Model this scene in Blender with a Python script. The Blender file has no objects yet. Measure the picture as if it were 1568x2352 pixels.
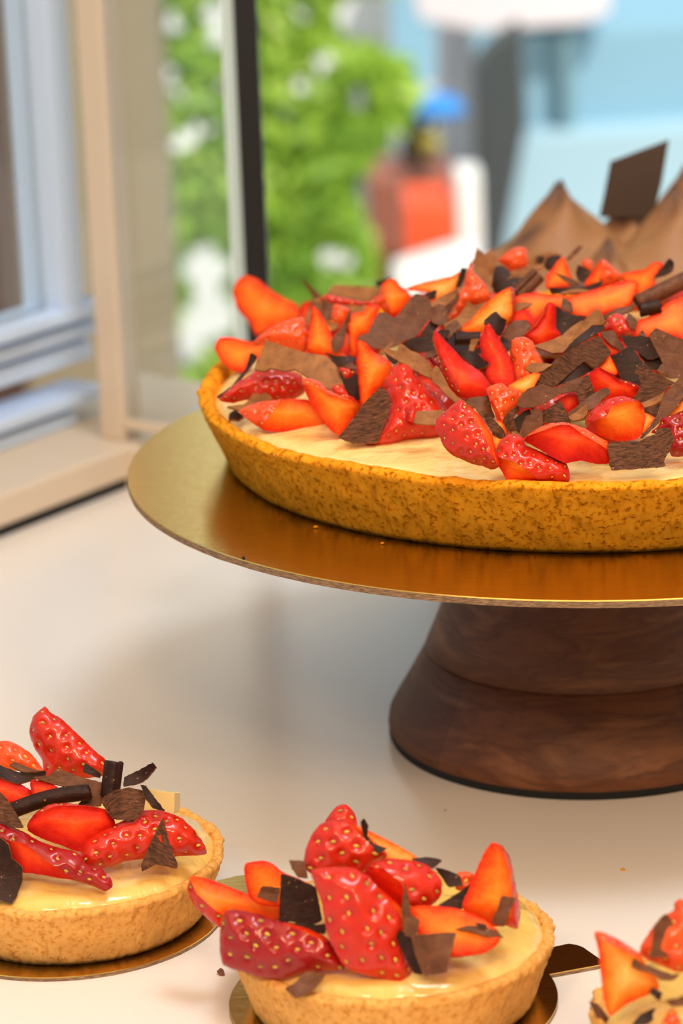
import bpy, bmesh, math, random
import numpy as np
from mathutils import Vector, Matrix, noise
from mathutils.geometry import delaunay_2d_cdt

random.seed(7)
SC = bpy.context.scene
COL = SC.collection
PI = math.pi

# ------------------------------------------------------------------ camera
W, H, FPX = 1568.0, 2352.0, 7137.1
PITCH, ROLL = math.radians(16.3489), math.radians(-2.1352)
CAM = np.array([0.0, 0.0, 0.36439])                     # counter top is z = 0
FW = np.array([0, math.cos(PITCH), -math.sin(PITCH)])
_rt = np.array([1.0, 0, 0]); _up = np.cross(_rt, FW)
RT = _rt * math.cos(ROLL) + _up * math.sin(ROLL)
UP = -_rt * math.sin(ROLL) + _up * math.cos(ROLL)
cam_d = bpy.data.cameras.new('camera'); cam_o = bpy.data.objects.new('camera', cam_d); COL.objects.link(cam_o)
M = Matrix([[RT[0], UP[0], -FW[0], CAM[0]], [RT[1], UP[1], -FW[1], CAM[1]], [RT[2], UP[2], -FW[2], CAM[2]], [0, 0, 0, 1]])
cam_o.matrix_world = M
cam_d.sensor_fit = 'VERTICAL'; cam_d.sensor_height = 36.0; cam_d.lens = FPX / H * 36.0
cam_d.clip_start = 0.02; cam_d.clip_end = 100
cam_d.dof.use_dof = True; cam_d.dof.focus_distance = 0.885; cam_d.dof.aperture_fstop = 12.6
SC.camera = cam_o

# ------------------------------------------------------------------ view, world, lights
SC.view_settings.view_transform = 'Standard'; SC.view_settings.look = 'None'
SC.view_settings.exposure = 0.0; SC.view_settings.gamma = 1.0
SC.view_settings.use_curve_mapping = False
SC.cycles.use_denoising = True
SC.cycles.max_bounces = 10; SC.cycles.transparent_max_bounces = 12
SC.cycles.caustics_reflective = False; SC.cycles.caustics_refractive = False
w = bpy.data.worlds.new('World'); SC.world = w; w.use_nodes = True
bg = w.node_tree.nodes['Background']
bg.inputs[0].default_value = (0.74, 0.87, 1.0, 1); bg.inputs[1].default_value = 0.65

def lamp(name, kind, loc, target, energy, color, size=None, sizey=None):
    d = bpy.data.lights.new(name, kind); d.energy = energy; d.color = color
    if size:
        d.size = size
        if sizey: d.shape = 'RECTANGLE'; d.size_y = sizey
    o = bpy.data.objects.new(name, d); COL.objects.link(o); o.location = loc
    o.rotation_euler = (Vector(target) - Vector(loc)).to_track_quat('-Z', 'Y').to_euler()
    return o
sun = lamp('sun', 'SUN', (2, -3, 5), (0, 0, 0), 5.0, (1, 0.95, 0.86)); sun.data.angle = 0.01
lamp('cool_key', 'AREA', (0.42, 0.55, 1.5), (0.02, 0.99, 0.0), 11.5, (0.72, 0.87, 1.0), 0.42, 0.42)  # unseen cool key light, set by the slant of the board's shadow
for lx in (-0.50, 0.05, 0.62):
    lamp('warm_fill', 'AREA', (lx, -0.52, 1.2), (0.05, 0.9, 0.1), 6.6, (1, 0.70, 0.42), 0.20, 0.20)  # unseen warm fill lamps added in front, small for crisp glints

lamp('ceiling_fill', 'AREA', (0.1, 0.2, 1.62), (0.1, 0.2, 0.0), 14.0, (1, 0.74, 0.48), 2.0, 1.8)  # unseen warm fill added overhead to soften the shade under the board

# ------------------------------------------------------------------ helpers
def ray(x, y):
    d = FW + RT * (x - W / 2) / FPX - UP * (y - H / 2) / FPX
    return d
def onz(x, y, z):
    d = ray(x, y); return CAM + d * ((z - CAM[2]) / d[2])
def ony(x, y, Y):
    d = ray(x, y); return CAM + d * ((Y - CAM[1]) / d[1])
def tag(o, label=None, cat=None, group=None, kind=None):
    if label: o['label'] = label
    if cat: o['category'] = cat
    if group: o['group'] = group
    if kind: o['kind'] = kind
    return o
def empty(name, loc):
    o = bpy.data.objects.new(name, None); COL.objects.link(o); o.location = loc
    o.empty_display_size = 0.01
    return o
def mesh_obj(name, V, F, mats, parent=None, loc=(0, 0, 0), smooth=True, midx=None, attr=None):
    me = bpy.data.meshes.new(name)
    me.from_pydata([tuple(map(float, v)) for v in V], [], [tuple(int(i) for i in f) for f in F])
    for m in (mats if isinstance(mats, (list, tuple)) else [mats]): me.materials.append(m)
    me.polygons.foreach_set('use_smooth', [smooth] * len(me.polygons))
    if midx is not None: me.polygons.foreach_set('material_index', list(midx))
    if attr is not None:
        for k, vals in attr.items():
            a = me.attributes.new(k, 'FLOAT', 'POINT'); a.data.foreach_set('value', list(map(float, vals)))
    me.update()
    o = bpy.data.objects.new(name, me); COL.objects.link(o); o.location = loc
    if parent is not None: o.parent = parent
    return o
class MB:
    """collects boxes, tubes and lathes into one mesh"""
    def __init__(s): s.v = []; s.f = []
    def add(s, V, F):
        b = len(s.v); s.v += [tuple(v) for v in V]; s.f += [tuple(i + b for i in f) for f in F]; return s
    def box(s, lo, hi, frame=None):
        c = [(x, y, z) for z in (lo[2], hi[2]) for y in (lo[1], hi[1]) for x in (lo[0], hi[0])]
        if frame is not None:
            O, a, b, n = frame
            c = [tuple(np.array(O) + np.array(a) * p[0] + np.array(b) * p[1] + np.array(n) * p[2]) for p in c]
        return s.add(c, [(0, 2, 3, 1), (4, 5, 7, 6), (0, 1, 5, 4), (2, 6, 7, 3), (0, 4, 6, 2), (1, 3, 7, 5)])
    def build(s, name, mats, parent=None, loc=(0, 0, 0), smooth=False, bevel=0):
        V = np.array(s.v) - np.array(loc)
        bm = bmesh.new(); vs = [bm.verts.new(v) for v in V]
        for f in s.f:
            try: bm.faces.new([vs[i] for i in f])
            except ValueError: pass
        bmesh.ops.recalc_face_normals(bm, faces=bm.faces)
        if bevel:
            bmesh.ops.bevel(bm, geom=list(bm.edges), offset=bevel, segments=2, affect='EDGES', profile=0.5)
        me = bpy.data.meshes.new(name); bm.to_mesh(me); bm.free()
        for m in (mats if isinstance(mats, (list, tuple)) else [mats]): me.materials.append(m)
        me.polygons.foreach_set('use_smooth', [smooth] * len(me.polygons))
        o = bpy.data.objects.new(name, me); COL.objects.link(o)
        if parent is not None: o.parent = parent
        else: o.location = loc
        return o
def lathe(profile, n, disp=None, closed=False):
    V = []; F = []; m = len(profile)
    for j in range(n):
        t = 2 * PI * j / n; c, s_ = math.cos(t), math.sin(t)
        for i, (r, z) in enumerate(profile):
            if disp: r2, z2 = disp(t, i, r, z)
            else: r2, z2 = r, z
            V.append((r2 * c, r2 * s_, z2))
    for j in range(n):
        a = j * m; b = ((j + 1) % n) * m
        for i in range(m - 1 + (1 if closed else 0)):
            k = (i + 1) % m
            F.append((a + i, b + i, b + k, a + k))
    if not closed:
        b = len(V); V += [V[j * m] for j in range(n)] + [V[j * m + m - 1] for j in range(n)]
        F.append(tuple(b + j for j in range(n))[::-1]); F.append(tuple(b + n + j for j in range(n)))
    return V, F

# ------------------------------------------------------------------ materials
def srgb(r, g, b):
    f = lambda c: (c / 255) / 12.92 if c / 255 <= 0.04045 else (((c / 255) + 0.055) / 1.055) ** 2.4
    return (f(r), f(g), f(b), 1)
def mat(name, color=(0.8, 0.8, 0.8, 1), rough=0.5, metal=0.0, sss=0.0, sssr=(0.002, 0.001, 0.0005), coat=0.0, coatr=0.05, spec=0.5):
    m = bpy.data.materials.new(name); m.use_nodes = True
    b = m.node_tree.nodes['Principled BSDF']
    b.inputs['Base Color'].default_value = color; b.inputs['Roughness'].default_value = rough
    b.inputs['Metallic'].default_value = metal; b.inputs['Specular IOR Level'].default_value = spec
    b.inputs['Subsurface Weight'].default_value = sss; b.inputs['Subsurface Radius'].default_value = sssr
    b.inputs['Subsurface Scale'].default_value = 1.0
    b.inputs['Coat Weight'].default_value = coat; b.inputs['Coat Roughness'].default_value = coatr
    m['b'] = 1
    return m, m.node_tree, b
def N(nt, typ, **kw):
    n = nt.nodes.new(typ)
    for k, v in kw.items():
        if k in n.inputs: n.inputs[k].default_value = v
        else: setattr(n, k, v)
    return n
def ramp(nt, src, stops):
    r = nt.nodes.new('ShaderNodeValToRGB'); e = r.color_ramp.elements
    while len(e) < len(stops): e.new(0.5)
    for el, (p, c) in zip(e, stops): el.position = p; el.color = c
    nt.links.new(src, r.inputs[0]); return r.outputs[0]
def coords(nt, scale=(1, 1, 1), kind='Object', rot=(0, 0, 0)):
    t = nt.nodes.new('ShaderNodeTexCoord'); mp = nt.nodes.new('ShaderNodeMapping')
    mp.inputs['Scale'].default_value = scale; mp.inputs['Rotation'].default_value = rot
    nt.links.new(t.outputs[kind], mp.inputs[0]); return mp.outputs[0]
def tex(nt, vec, scale, detail=3, rough=0.5, dist=0.0):
    n = nt.nodes.new('ShaderNodeTexNoise'); n.inputs['Scale'].default_value = scale; n.inputs['Detail'].default_value = detail
    n.inputs['Roughness'].default_value = rough; n.inputs['Distortion'].default_value = dist
    nt.links.new(vec, n.inputs['Vector']); return n.outputs['Fac']
def bump(nt, b, h, strength, dist, prev=None):
    n = nt.nodes.new('ShaderNodeBump'); n.inputs['Strength'].default_value = strength; n.inputs['Distance'].default_value = dist
    nt.links.new(h, n.inputs['Height'])
    if prev: nt.links.new(prev, n.inputs['Normal'])
    nt.links.new(n.outputs[0], b.inputs['Normal']); return n.outputs[0]
def attr(nt, name):
    a = nt.nodes.new('ShaderNodeAttribute'); a.attribute_name = name; return a.outputs['Fac']
def mixc(nt, f, a, b, typ='MIX'):
    m = nt.nodes.new('ShaderNodeMix'); m.data_type = 'RGBA'; m.blend_type = typ
    for sock, v in ((m.inputs[0], f), (m.inputs[6], a), (m.inputs[7], b)):
        if isinstance(v, (int, float, tuple)): sock.default_value = v
        else: nt.links.new(v, sock)
    return m.outputs[2]
def math_(nt, op, a, b=0.0):
    m = nt.nodes.new('ShaderNodeMath'); m.operation = op
    for s_, v in zip(m.inputs, (a, b)):
        if isinstance(v, (int, float)): s_.default_value = v
        else: nt.links.new(v, s_)
    return m.outputs[0]
MAT = {}
def make_materials():
    # strawberry skin
    for nm, c0, c1 in (('skin', (0.42, 0.002, 0.003, 1), (0.60, 0.014, 0.006, 1)), ('skin_bright', (0.62, 0.012, 0.004, 1), (0.80, 0.06, 0.010, 1)), ('skin_deep', (0.22, 0.001, 0.004, 1), (0.36, 0.003, 0.006, 1))):
        m, nt, b = mat('strawberry_' + nm, c0, 0.27, sss=0.15, sssr=(0.003, 0.0006, 0.0004), coat=0.45, coatr=0.05, spec=0.2)
        v = coords(nt)
        n = tex(nt, v, 160, 4); c = ramp(nt, n, [(0.35, c0), (0.65, c1)])
        d = attr(nt, 'pit')
        c = mixc(nt, math_(nt, 'MULTIPLY', d, 0.5), c, (min(1, c1[0] * 1.1), c1[1] * 2.2 + 0.01, c1[2] * 2, 1))
        nt.links.new(c, b.inputs['Base Color'])
        bump(nt, b, tex(nt, v, 900, 2), 0.25, 0.0003)
        MAT[nm] = m
    # cut flesh: red under the skin to orange, pale towards the core
    for nm, st in (('flesh', [(0.0, (0.70, 0.022, 0.003, 1)), (0.35, (0.88, 0.11, 0.006, 1)), (1.0, (0.94, 0.25, 0.02, 1))]),
                   ('flesh_pale', [(0.0, (0.78, 0.06, 0.006, 1)), (0.3, (0.92, 0.22, 0.016, 1)), (1.0, (0.96, 0.45, 0.11, 1))]),
                   ('flesh_red', [(0.0, (0.48, 0.005, 0.003, 1)), (0.5, (0.70, 0.022, 0.004, 1)), (1.0, (0.84, 0.075, 0.008, 1))])):
        m, nt, b = mat('strawberry_' + nm, (0.8, 0.1, 0.02, 1), 0.48, sss=0.2, sssr=(0.004, 0.0012, 0.0005), coat=0.03, coatr=0.12, spec=0.12)
        v = coords(nt)
        f = math_(nt, 'ADD', attr(nt, 'core'), math_(nt, 'MULTIPLY', math_(nt, 'SUBTRACT', tex(nt, v, 200, 5, 0.65), 0.5), 1.1))
        nt.links.new(ramp(nt, f, st), b.inputs['Base Color'])
        bump(nt, b, tex(nt, v, 420, 5, 0.6), 0.55, 0.0010)
        MAT[nm] = m
    m, nt, b = mat('strawberry_seed', (0.62, 0.36, 0.03, 1), 0.35, coat=0.3)
    n = tex(nt, coords(nt), 400, 1); nt.links.new(ramp(nt, n, [(0.35, (0.30, 0.20, 0.02, 1)), (0.65, (0.75, 0.45, 0.05, 1))]), b.inputs['Base Color']); MAT['seed'] = m
    # chocolate; light partly painted in: dark for shaded undersides, tan for lit edges
    for nm, c0, c1, r in (('milk', srgb(84, 47, 29), srgb(120, 74, 47), 0.5), ('tan', srgb(122, 76, 42), srgb(164, 108, 62), 0.6),
                          ('grain', srgb(56, 30, 18), srgb(120, 74, 46), 0.55), ('dark', srgb(34, 14, 8), srgb(58, 29, 19), 0.5)):
        m, nt, b = mat('chocolate_' + nm, c0, r, spec=0.22)
        v = coords(nt, (1, 1, 1))
        n = tex(nt, v, 300, 5, 0.6)
        c = ramp(nt, n, [(0.3, c0), (0.7, c1)])
        g = coords(nt, (1, 9, 1), rot=(0.1, 0.1, 0.35))
        gr = tex(nt, g, 420 if nm == 'grain' else 200, 4, 0.6)
        if nm == 'grain':
            c = mixc(nt, 0.75, c, ramp(nt, gr, [(0.38, c0), (0.62, c1)]))
        sp = tex(nt, v, 900, 2, 0.5)
        c = mixc(nt, ramp(nt, sp, [(0.70, (0, 0, 0, 1)), (0.76, (0.8, 0.8, 0.8, 1))]), c, srgb(190, 130, 80))
        nt.links.new(c, b.inputs['Base Color'])
        p = bump(nt, b, gr, 1.0 if nm == 'grain' else 0.35, 0.0008)
        bump(nt, b, sp, 0.3, 0.0003, p)
        MAT[nm] = m
    # shortcrust
    for nm, c0, c1, c2 in (('crust', srgb(212, 126, 16), srgb(232, 148, 24), srgb(241, 168, 48)), ('crust_pale', srgb(214, 146, 68), srgb(228, 166, 88), srgb(234, 180, 108))):
        m, nt, b = mat(nm, c1, 0.85, spec=0.08)
        v = coords(nt)
        pitn = tex(nt, v, 620, 5, 0.6); dk = tuple(x * (0.62 if nm == 'crust' else 0.75) for x in c0[:3]) + (1,)
        c = ramp(nt, pitn, [(0.26, dk), (0.36, c0), (0.46, c1), (0.72, c2)])
        big = tex(nt, v, 40, 3)
        c = mixc(nt, ramp(nt, big, [(0.45, (0, 0, 0, 1)), (0.75, (0.55, 0.55, 0.55, 1))]), c, c0)
        st = tex(nt, coords(nt, (1, 1, 0.10)), 300, 3)
        c = mixc(nt, ramp(nt, st, [(0.58, (0, 0, 0, 1)), (0.68, (0.6, 0.6, 0.6, 1))]), c, tuple(x * 0.7 for x in c0[:3]) + (1,))
        nt.links.new(c, b.inputs['Base Color'])
        p = bump(nt, b, ramp(nt, pitn, [(0.26, (0, 0, 0, 1)), (0.44, (1, 1, 1, 1))]), 0.7 if nm == 'crust' else 0.4, 0.0010)
        p = bump(nt, b, st, 0.3, 0.0010, p)
        MAT[nm] = m
    # custard
    for nm, c0, c1 in (('custard', srgb(248, 204, 118), srgb(250, 216, 142)), ('custard_small', srgb(240, 190, 92), srgb(246, 206, 122))):
        m, nt, b = mat(nm, c0, 0.25, sss=0.2, sssr=(0.004, 0.003, 0.0015), coat=0.6, coatr=0.05, spec=0.3)
        v = coords(nt); nt.links.new(ramp(nt, tex(nt, v, 40, 2), [(0.3, c0), (0.7, c1)]), b.inputs['Base Color'])
        bump(nt, b, tex(nt, v, 110, 3, 0.5, 0.6), 0.4, 0.004); MAT[nm] = m
    # gold foil board
    m, nt, b = mat('gold_foil', (0.72, 0.46, 0.13, 1), 0.17, 1.0)
    v = coords(nt, (1, 14, 1), rot=(0, 0, 0.0))
    n = tex(nt, v, 130, 4, 0.6); nt.links.new(ramp(nt, n, [(0.3, (0.86, 0.53, 0.12, 1)), (0.7, (0.98, 0.66, 0.20, 1))]), b.inputs['Base Color'])
    p = bump(nt, b, n, 0.12, 0.0006); bump(nt, b, tex(nt, coords(nt), 260, 3), 0.06, 0.0006, p); MAT['gold'] = m
    m, nt, b = mat('card_edge', srgb(150, 118, 84), 0.75)
    n = tex(nt, coords(nt, (1, 1, 6)), 500, 4); nt.links.new(ramp(nt, n, [(0.3, srgb(98, 72, 50)), (0.7, srgb(164, 132, 100))]), b.inputs['Base Color']); bump(nt, b, n, 0.5, 0.0005); MAT['card'] = m
    # walnut: one ring block on top, glued staves below
    pj = onz(992, 1768, 0.004); seam = math.atan2(pj[1] - 0.9757, pj[0] - 0.0792)
    for nm in ('walnut_ring', 'walnut_stave'):
        m, nt, b = mat(nm, srgb(92, 56, 36), 0.5, spec=0.3)
        if nm == 'walnut_ring': v1, v2 = coords(nt, (1, 1, 5), rot=(0.06, 0.03, 0)), coords(nt, (1, 1, 14), rot=(0.06, 0.03, 0))
        else: v1, v2 = coords(nt, (1, 1, 4.5), rot=(0.1, 0.75, 0.2)), coords(nt, (1, 1, 12), rot=(0.1, 0.75, 0.2))
        n1 = tex(nt, v1, 22, 4, 0.6, 0.8)
        c = ramp(nt, n1, [(0.25, srgb(78, 46, 29)), (0.40, srgb(112, 70, 45)), (0.52, srgb(90, 54, 35)), (0.66, srgb(126, 82, 54))])
        f = tex(nt, v2, 120, 5, 0.7)
        c = mixc(nt, ramp(nt, f, [(0.52, (0, 0, 0, 1)), (0.8, (0.6, 0.6, 0.6, 1))]), c, srgb(54, 30, 20))
        if nm == 'walnut_stave':
            t = nt.nodes.new('ShaderNodeTexCoord'); sx = nt.nodes.new('ShaderNodeSeparateXYZ'); nt.links.new(t.outputs['Object'], sx.inputs[0])
            at = nt.nodes.new('ShaderNodeMath'); at.operation = 'ARCTAN2'; nt.links.new(sx.outputs['Y'], at.inputs[0]); nt.links.new(sx.outputs['X'], at.inputs[1])
            q = math_(nt, 'FLOOR', math_(nt, 'DIVIDE', math_(nt, 'SUBTRACT', at.outputs[0], seam), 1.35))
            wn = nt.nodes.new('ShaderNodeTexWhiteNoise'); wn.noise_dimensions = '1D'; nt.links.new(q, wn.inputs['W'])
            c = mixc(nt, 1.0, c, ramp(nt, wn.outputs['Value'], [(0.0, (0.72, 0.68, 0.66, 1)), (1.0, (1.32, 1.26, 1.2, 1))]), 'MULTIPLY')
        nt.links.new(c, b.inputs['Base Color']); bump(nt, b, f, 0.2, 0.0004); MAT[nm] = m
    m, nt, b = mat('black_felt', (0.006, 0.006, 0.007, 1), 0.9); MAT['felt'] = m
    m, nt, b = mat('counter_white', srgb(231, 222, 214), 0.24, spec=0.45)
    v = coords(nt); bump(nt, b, tex(nt, v, 260, 2), 0.10, 0.0006); MAT['counter'] = m
    m, nt, b = mat('cream_metal', srgb(212, 194, 172), 0.42); MAT['cream'] = m
    m, nt, b = mat('white_frame', srgb(200, 220, 248), 0.35); MAT['white'] = m
    m, nt, b = mat('black_metal', srgb(18, 20, 24), 0.4); MAT['black'] = m
    m, nt, b = mat('rail_grey', srgb(198, 206, 208), 0.4); MAT['rail'] = m
    m, nt, b = mat('glass_edge', srgb(206, 224, 220), 0.25); MAT['glass_edge'] = m
    m, nt, b = mat('rubber', (0.008, 0.008, 0.009, 1), 0.8); MAT['rubber'] = m
    m, nt, b = mat('plaster', srgb(238, 232, 222), 0.8); MAT['plaster'] = m
    # clear glass sheet
    m = bpy.data.materials.new('clear_glass'); m.use_nodes = True; nt = m.node_tree; nt.nodes.clear()
    o = nt.nodes.new('ShaderNodeOutputMaterial'); mx = nt.nodes.new('ShaderNodeMixShader'); tr = nt.nodes.new('ShaderNodeBsdfTransparent')
    gl = nt.nodes.new('ShaderNodeBsdfGlossy'); gl.inputs['Roughness'].default_value = 0.02; lw = nt.nodes.new('ShaderNodeLayerWeight'); lw.inputs[0].default_value = 0.5
    fr = math_(nt, 'ADD', math_(nt, 'MULTIPLY', math_(nt, 'POWER', lw.outputs['Facing'], 5.0), 0.9), 0.035)
    tr.inputs[0].default_value = (0.97, 0.985, 0.98, 1)
    nt.links.new(fr, mx.inputs[0]); nt.links.new(tr.outputs[0], mx.inputs[1]); nt.links.new(gl.outputs[0], mx.inputs[2]); nt.links.new(mx.outputs[0], o.inputs[0]); MAT['glass'] = m
    # outdoors
    m, nt, b = mat('tan_render', srgb(146, 132, 106), 0.85); nt.links.new(ramp(nt, tex(nt, coords(nt), 3, 3), [(0.3, srgb(140, 126, 100)), (0.7, srgb(156, 142, 116))]), b.inputs['Base Color']); MAT['tanwall'] = m
    m = bpy.data.materials.new('hedge_leaf'); m.use_nodes = True; nt = m.node_tree; b = nt.nodes['Principled BSDF']
    oi = attr(nt, 'tone'); c = ramp(nt, oi, [(0.0, (0.15, 0.34, 0.03, 1)), (0.5, (0.40, 0.62, 0.06, 1)), (1.0, (0.72, 0.88, 0.18, 1))]); nt.links.new(c, b.inputs['Base Color']); b.inputs['Roughness'].default_value = 0.5
    tl = nt.nodes.new('ShaderNodeBsdfTranslucent'); nt.links.new(c, tl.inputs[0]); mx = nt.nodes.new('ShaderNodeMixShader'); mx.inputs[0].default_value = 0.45
    nt.links.new(b.outputs[0], mx.inputs[1]); nt.links.new(tl.outputs[0], mx.inputs[2]); nt.links.new(mx.outputs[0], nt.nodes['Material Output'].inputs[0]); MAT['leaf'] = m
    for k, c, r in (('twig', srgb(70, 60, 40), 0.8), ('white_paint', (0.9, 0.9, 0.88, 1), 0.5), ('blossom', (0.95, 0.95, 0.93, 1), 0.5), ('terracotta', srgb(150, 92, 74), 0.8), ('red_orange', (0.85, 0.09, 0.02, 1), 0.5),
                    ('blue', (0.03, 0.25, 0.70, 1), 0.6), ('yellow', srgb(200, 190, 90), 0.6), ('dark_leaf', (0.02, 0.05, 0.03, 1), 0.6), ('charcoal', srgb(64, 70, 72), 0.7),
                    ('van_paint', srgb(166, 198, 212), 0.4), ('van_window', srgb(140, 180, 200), 0.2), ('van_seal', srgb(118, 152, 162), 0.5), ('paving', srgb(196, 196, 190), 0.9), ('pink_wall', srgb(232, 222, 226), 0.8), ('brown_door', srgb(70, 46, 36), 0.7)):
        m, nt, b = mat(k, c, r); MAT[k] = m
    # toasted meringue
    m, nt, b = mat('toasted_meringue', srgb(172, 118, 70), 0.55, sss=0.1)
    f = math_(nt, 'ADD', attr(nt, 'toast'), math_(nt, 'MULTIPLY', math_(nt, 'SUBTRACT', tex(nt, coords(nt), 45, 3), 0.5), 0.5))
    nt.links.new(ramp(nt, f, [(0.0, srgb(178, 134, 90)), (0.35, srgb(148, 100, 58)), (0.7, srgb(106, 68, 42)), (1.0, srgb(50, 30, 22))]), b.inputs['Base Color']); MAT['meringue'] = m
    m, nt, b = mat('plaque_chocolate', srgb(70, 54, 44), 0.5); MAT['plaque'] = m  # haze painted into the chocolate as a lighter grey brown
    m, nt, b = mat('jelly', srgb(226, 200, 140), 0.2, sss=0.6); MAT['jelly'] = m
make_materials()

# ------------------------------------------------------------------ counter and room
TZ = 0.0
OL = onz(330, 1110, 0.0)                               # a point of the left ledge's front foot line
U = OL - onz(0, 1240, 0.0); U = U / np.linalg.norm(U); NL = np.array([-U[1], U[0], 0.0]); VZ = np.array([0, 0, 1.0])
VR = -NL
def plane_pt(x, y, d):                                 # a pixel on the upright plane d behind the ledge's front -> (along, height)
    q = OL + NL * d; r = ray(x, y); t = ((q - CAM) @ NL) / (r @ NL); P = CAM + r * t
    return float((P - q) @ U), float(P[2])

pc = onz(278, 1003, 0.0185); pc[2] = 0.0185           # foot of the corner post
cor = pc + U * 0.062
pts_ = [(-0.85, 0.05), (1.15, 0.05), (1.15, 1.345), tuple((cor + VR * 0.085)[:2]), tuple((cor + NL * 0.15)[:2]), tuple((cor + NL * 0.15 - U * 1.2)[:2])]
def poly_slab(name, pts, z0, z1, m, bev):
    n = len(pts); V = [p + (z0,) for p in pts] + [p + (z1,) for p in pts]
    F = [tuple(range(n))[::-1], tuple(range(n, 2 * n))] + [(i, (i + 1) % n, n + (i + 1) % n, n + i) for i in range(n)]
    return MB().add(V, F).build(name, m, bevel=bev)
tag(poly_slab('worktop', pts_, -0.04, 0.0, MAT['counter'], 0.002), 'long glossy white display counter top carrying the tarts', 'worktop')
m_ = MB(); m_.box((-6, -3, -0.94), (6, 2.7, -0.90)); tag(m_.build('floor', MAT['plaster']), kind='structure')
m_ = MB(); m_.box((-2.4, -2.6, 1.66), (2.6, 1.55, 1.72)); tag(m_.build('ceiling', MAT['plaster']), kind='structure')
m_ = MB(); m_.box((-2.4, -2.7, -0.9), (2.6, -2.6, 1.66)); tag(m_.build('wall_back', MAT['plaster']), kind='structure')
m_ = MB(); m_.box((2.6, -2.7, -0.9), (2.7, 1.55, 1.72)); tag(m_.build('wall_right', MAT['plaster']), kind='structure')
q_ = np.array(pts_); q_ = q_.mean(0) + (q_ - q_.mean(0)) * 0.96
tag(poly_slab('counter_cabinet', [tuple(p) for p in q_], -0.90, -0.0405, MAT['plaster'], 0.002), 'white cabinet base under the counter top', 'cabinet')

# ledge of the display case on the left, its gasket, window sash, glass
fr = (OL, U, NL, VZ)
m_ = MB(); m_.box((-0.75, 0.002, 0.0), (0.10, 0.085, 0.0045), fr); tag(m_.build('trim_1', MAT['rubber']), kind='structure')
m_ = MB(); m_.box((-0.75, 0.0, 0.0047), (0.10, 0.09, 0.0185), fr); tag(m_.build('trim_2', MAT['cream'], bevel=0.0015), kind='structure')
# window sash behind the ledge
D = 0.045
fw_ = (OL + NL * D, U, NL, VZ)
s0, z0 = plane_pt(81, 0, D); s1, _ = plane_pt(136, 0, D)
sa, za = plane_pt(136, 690, D); sb, zb = plane_pt(178, 690, D)
st0, st1 = (s0 + sa) / 2, (s1 + sb) / 2
zt = plane_pt(120, 725, D)[1]
wm = MB()
wm.box((st0, -0.004, zt - 0.005), (st1, 0.02, 0.60), fw_)                         # upright
zr0 = plane_pt(100, 722, D)[1]; zr1 = plane_pt(100, 752, D)[1]
sR = plane_pt(238, 800, D)[0]
wm.box((-0.75, -0.006, zr1), (sR, 0.02, zr0), fw_)                                # top rail
for a, b_, off in ((770, 806, 0.0), (822, 868, 0.004), (925, 955, -0.004)):
    za_, zb_ = plane_pt(100, a, D)[1], plane_pt(100, b_, D)[1]
    wm.box((-0.75, off, zb_), (sR - 0.003, 0.02, za_), fw_)
za_ = plane_pt(60, 985, D)[1]
wm.box((-0.75, 0.0, 0.0186), (plane_pt(180, 980, D)[0], 0.014, za_), fw_)         # bottom panel
wo = wm.build('window_1', MAT['white'], bevel=0.001); tag(wo, kind='structure')
m_ = MB(); m_.box((-0.75, 0.006, zr0), (st0, 0.010, 0.60), fw_); m_.box((st1, 0.006, zr0), (sR + 0.02, 0.010, 0.60), fw_)
g_ = m_.build('window_glass', MAT['glass'], wo)
# corner post, glass pane to the right of it and the black upright
PF = (pc, VR, -NL * 0 + U, VZ)
m_ = MB(); m_.box((-0.0065, -0.006, 0.0), (0.0065, 0.007, 0.62), PF); tag(m_.build('case_post', MAT['cream'], loc=tuple(pc), bevel=0.001), 'slim cream corner post of the glass display case on the left ledge', 'post')
pane_end = ony(541, 300, 0.0)  # direction only
r_ = ray(527, 300); n2 = U / np.linalg.norm(U); t_ = ((pc - CAM) @ n2) / (r_ @ n2); pe = CAM + r_ * t_
plen = float((pe - pc) @ VR)
m_ = MB(); m_.box((0.0066, -0.003, -0.0185), (plen, 0.003, 0.60), PF); gp_ = m_.build('glass_pane', MAT['glass']); m_ = MB(); m_.box((plen + 0.0001, -0.0031, -0.0185), (plen + 0.0022, 0.0031, 0.60), PF); m_.build('polished_edge', MAT['glass_edge'], gp_)
tag(gp_, 'clear upright glass pane between cream corner post and black upright', 'glass panel')
m_ = MB(); m_.box((0.0066, -0.012, -0.0185), (plen + 0.03, 0.012, -0.002), PF); m_.box((0.0066, -0.006, 0.006), (plen, -0.0032, 0.010), PF)
tag(m_.build('trim_3', MAT['cream']), kind='structure')
m_ = MB(); m_.box((0.0, 0.046, -0.0184), (0.080, 0.060, 0.001), PF); tag(m_.build('trim_4', MAT['rail'], bevel=0.001), kind='structure')
bx0, bx1 = ony(531, 100, pe[1])[0], ony(593, 100, pe[1])[0]
m_ = MB(); m_.box((bx0 - 0.0, pe[1] + 0.002, 0.0), (bx1, pe[1] + 0.016, 0.62)); bp = m_.build('black_upright', MAT['black'], loc=(bx0, pe[1], 0), bevel=0.0008)
tag(bp, 'slim black metal upright standing behind the large tart', 'post')

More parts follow.
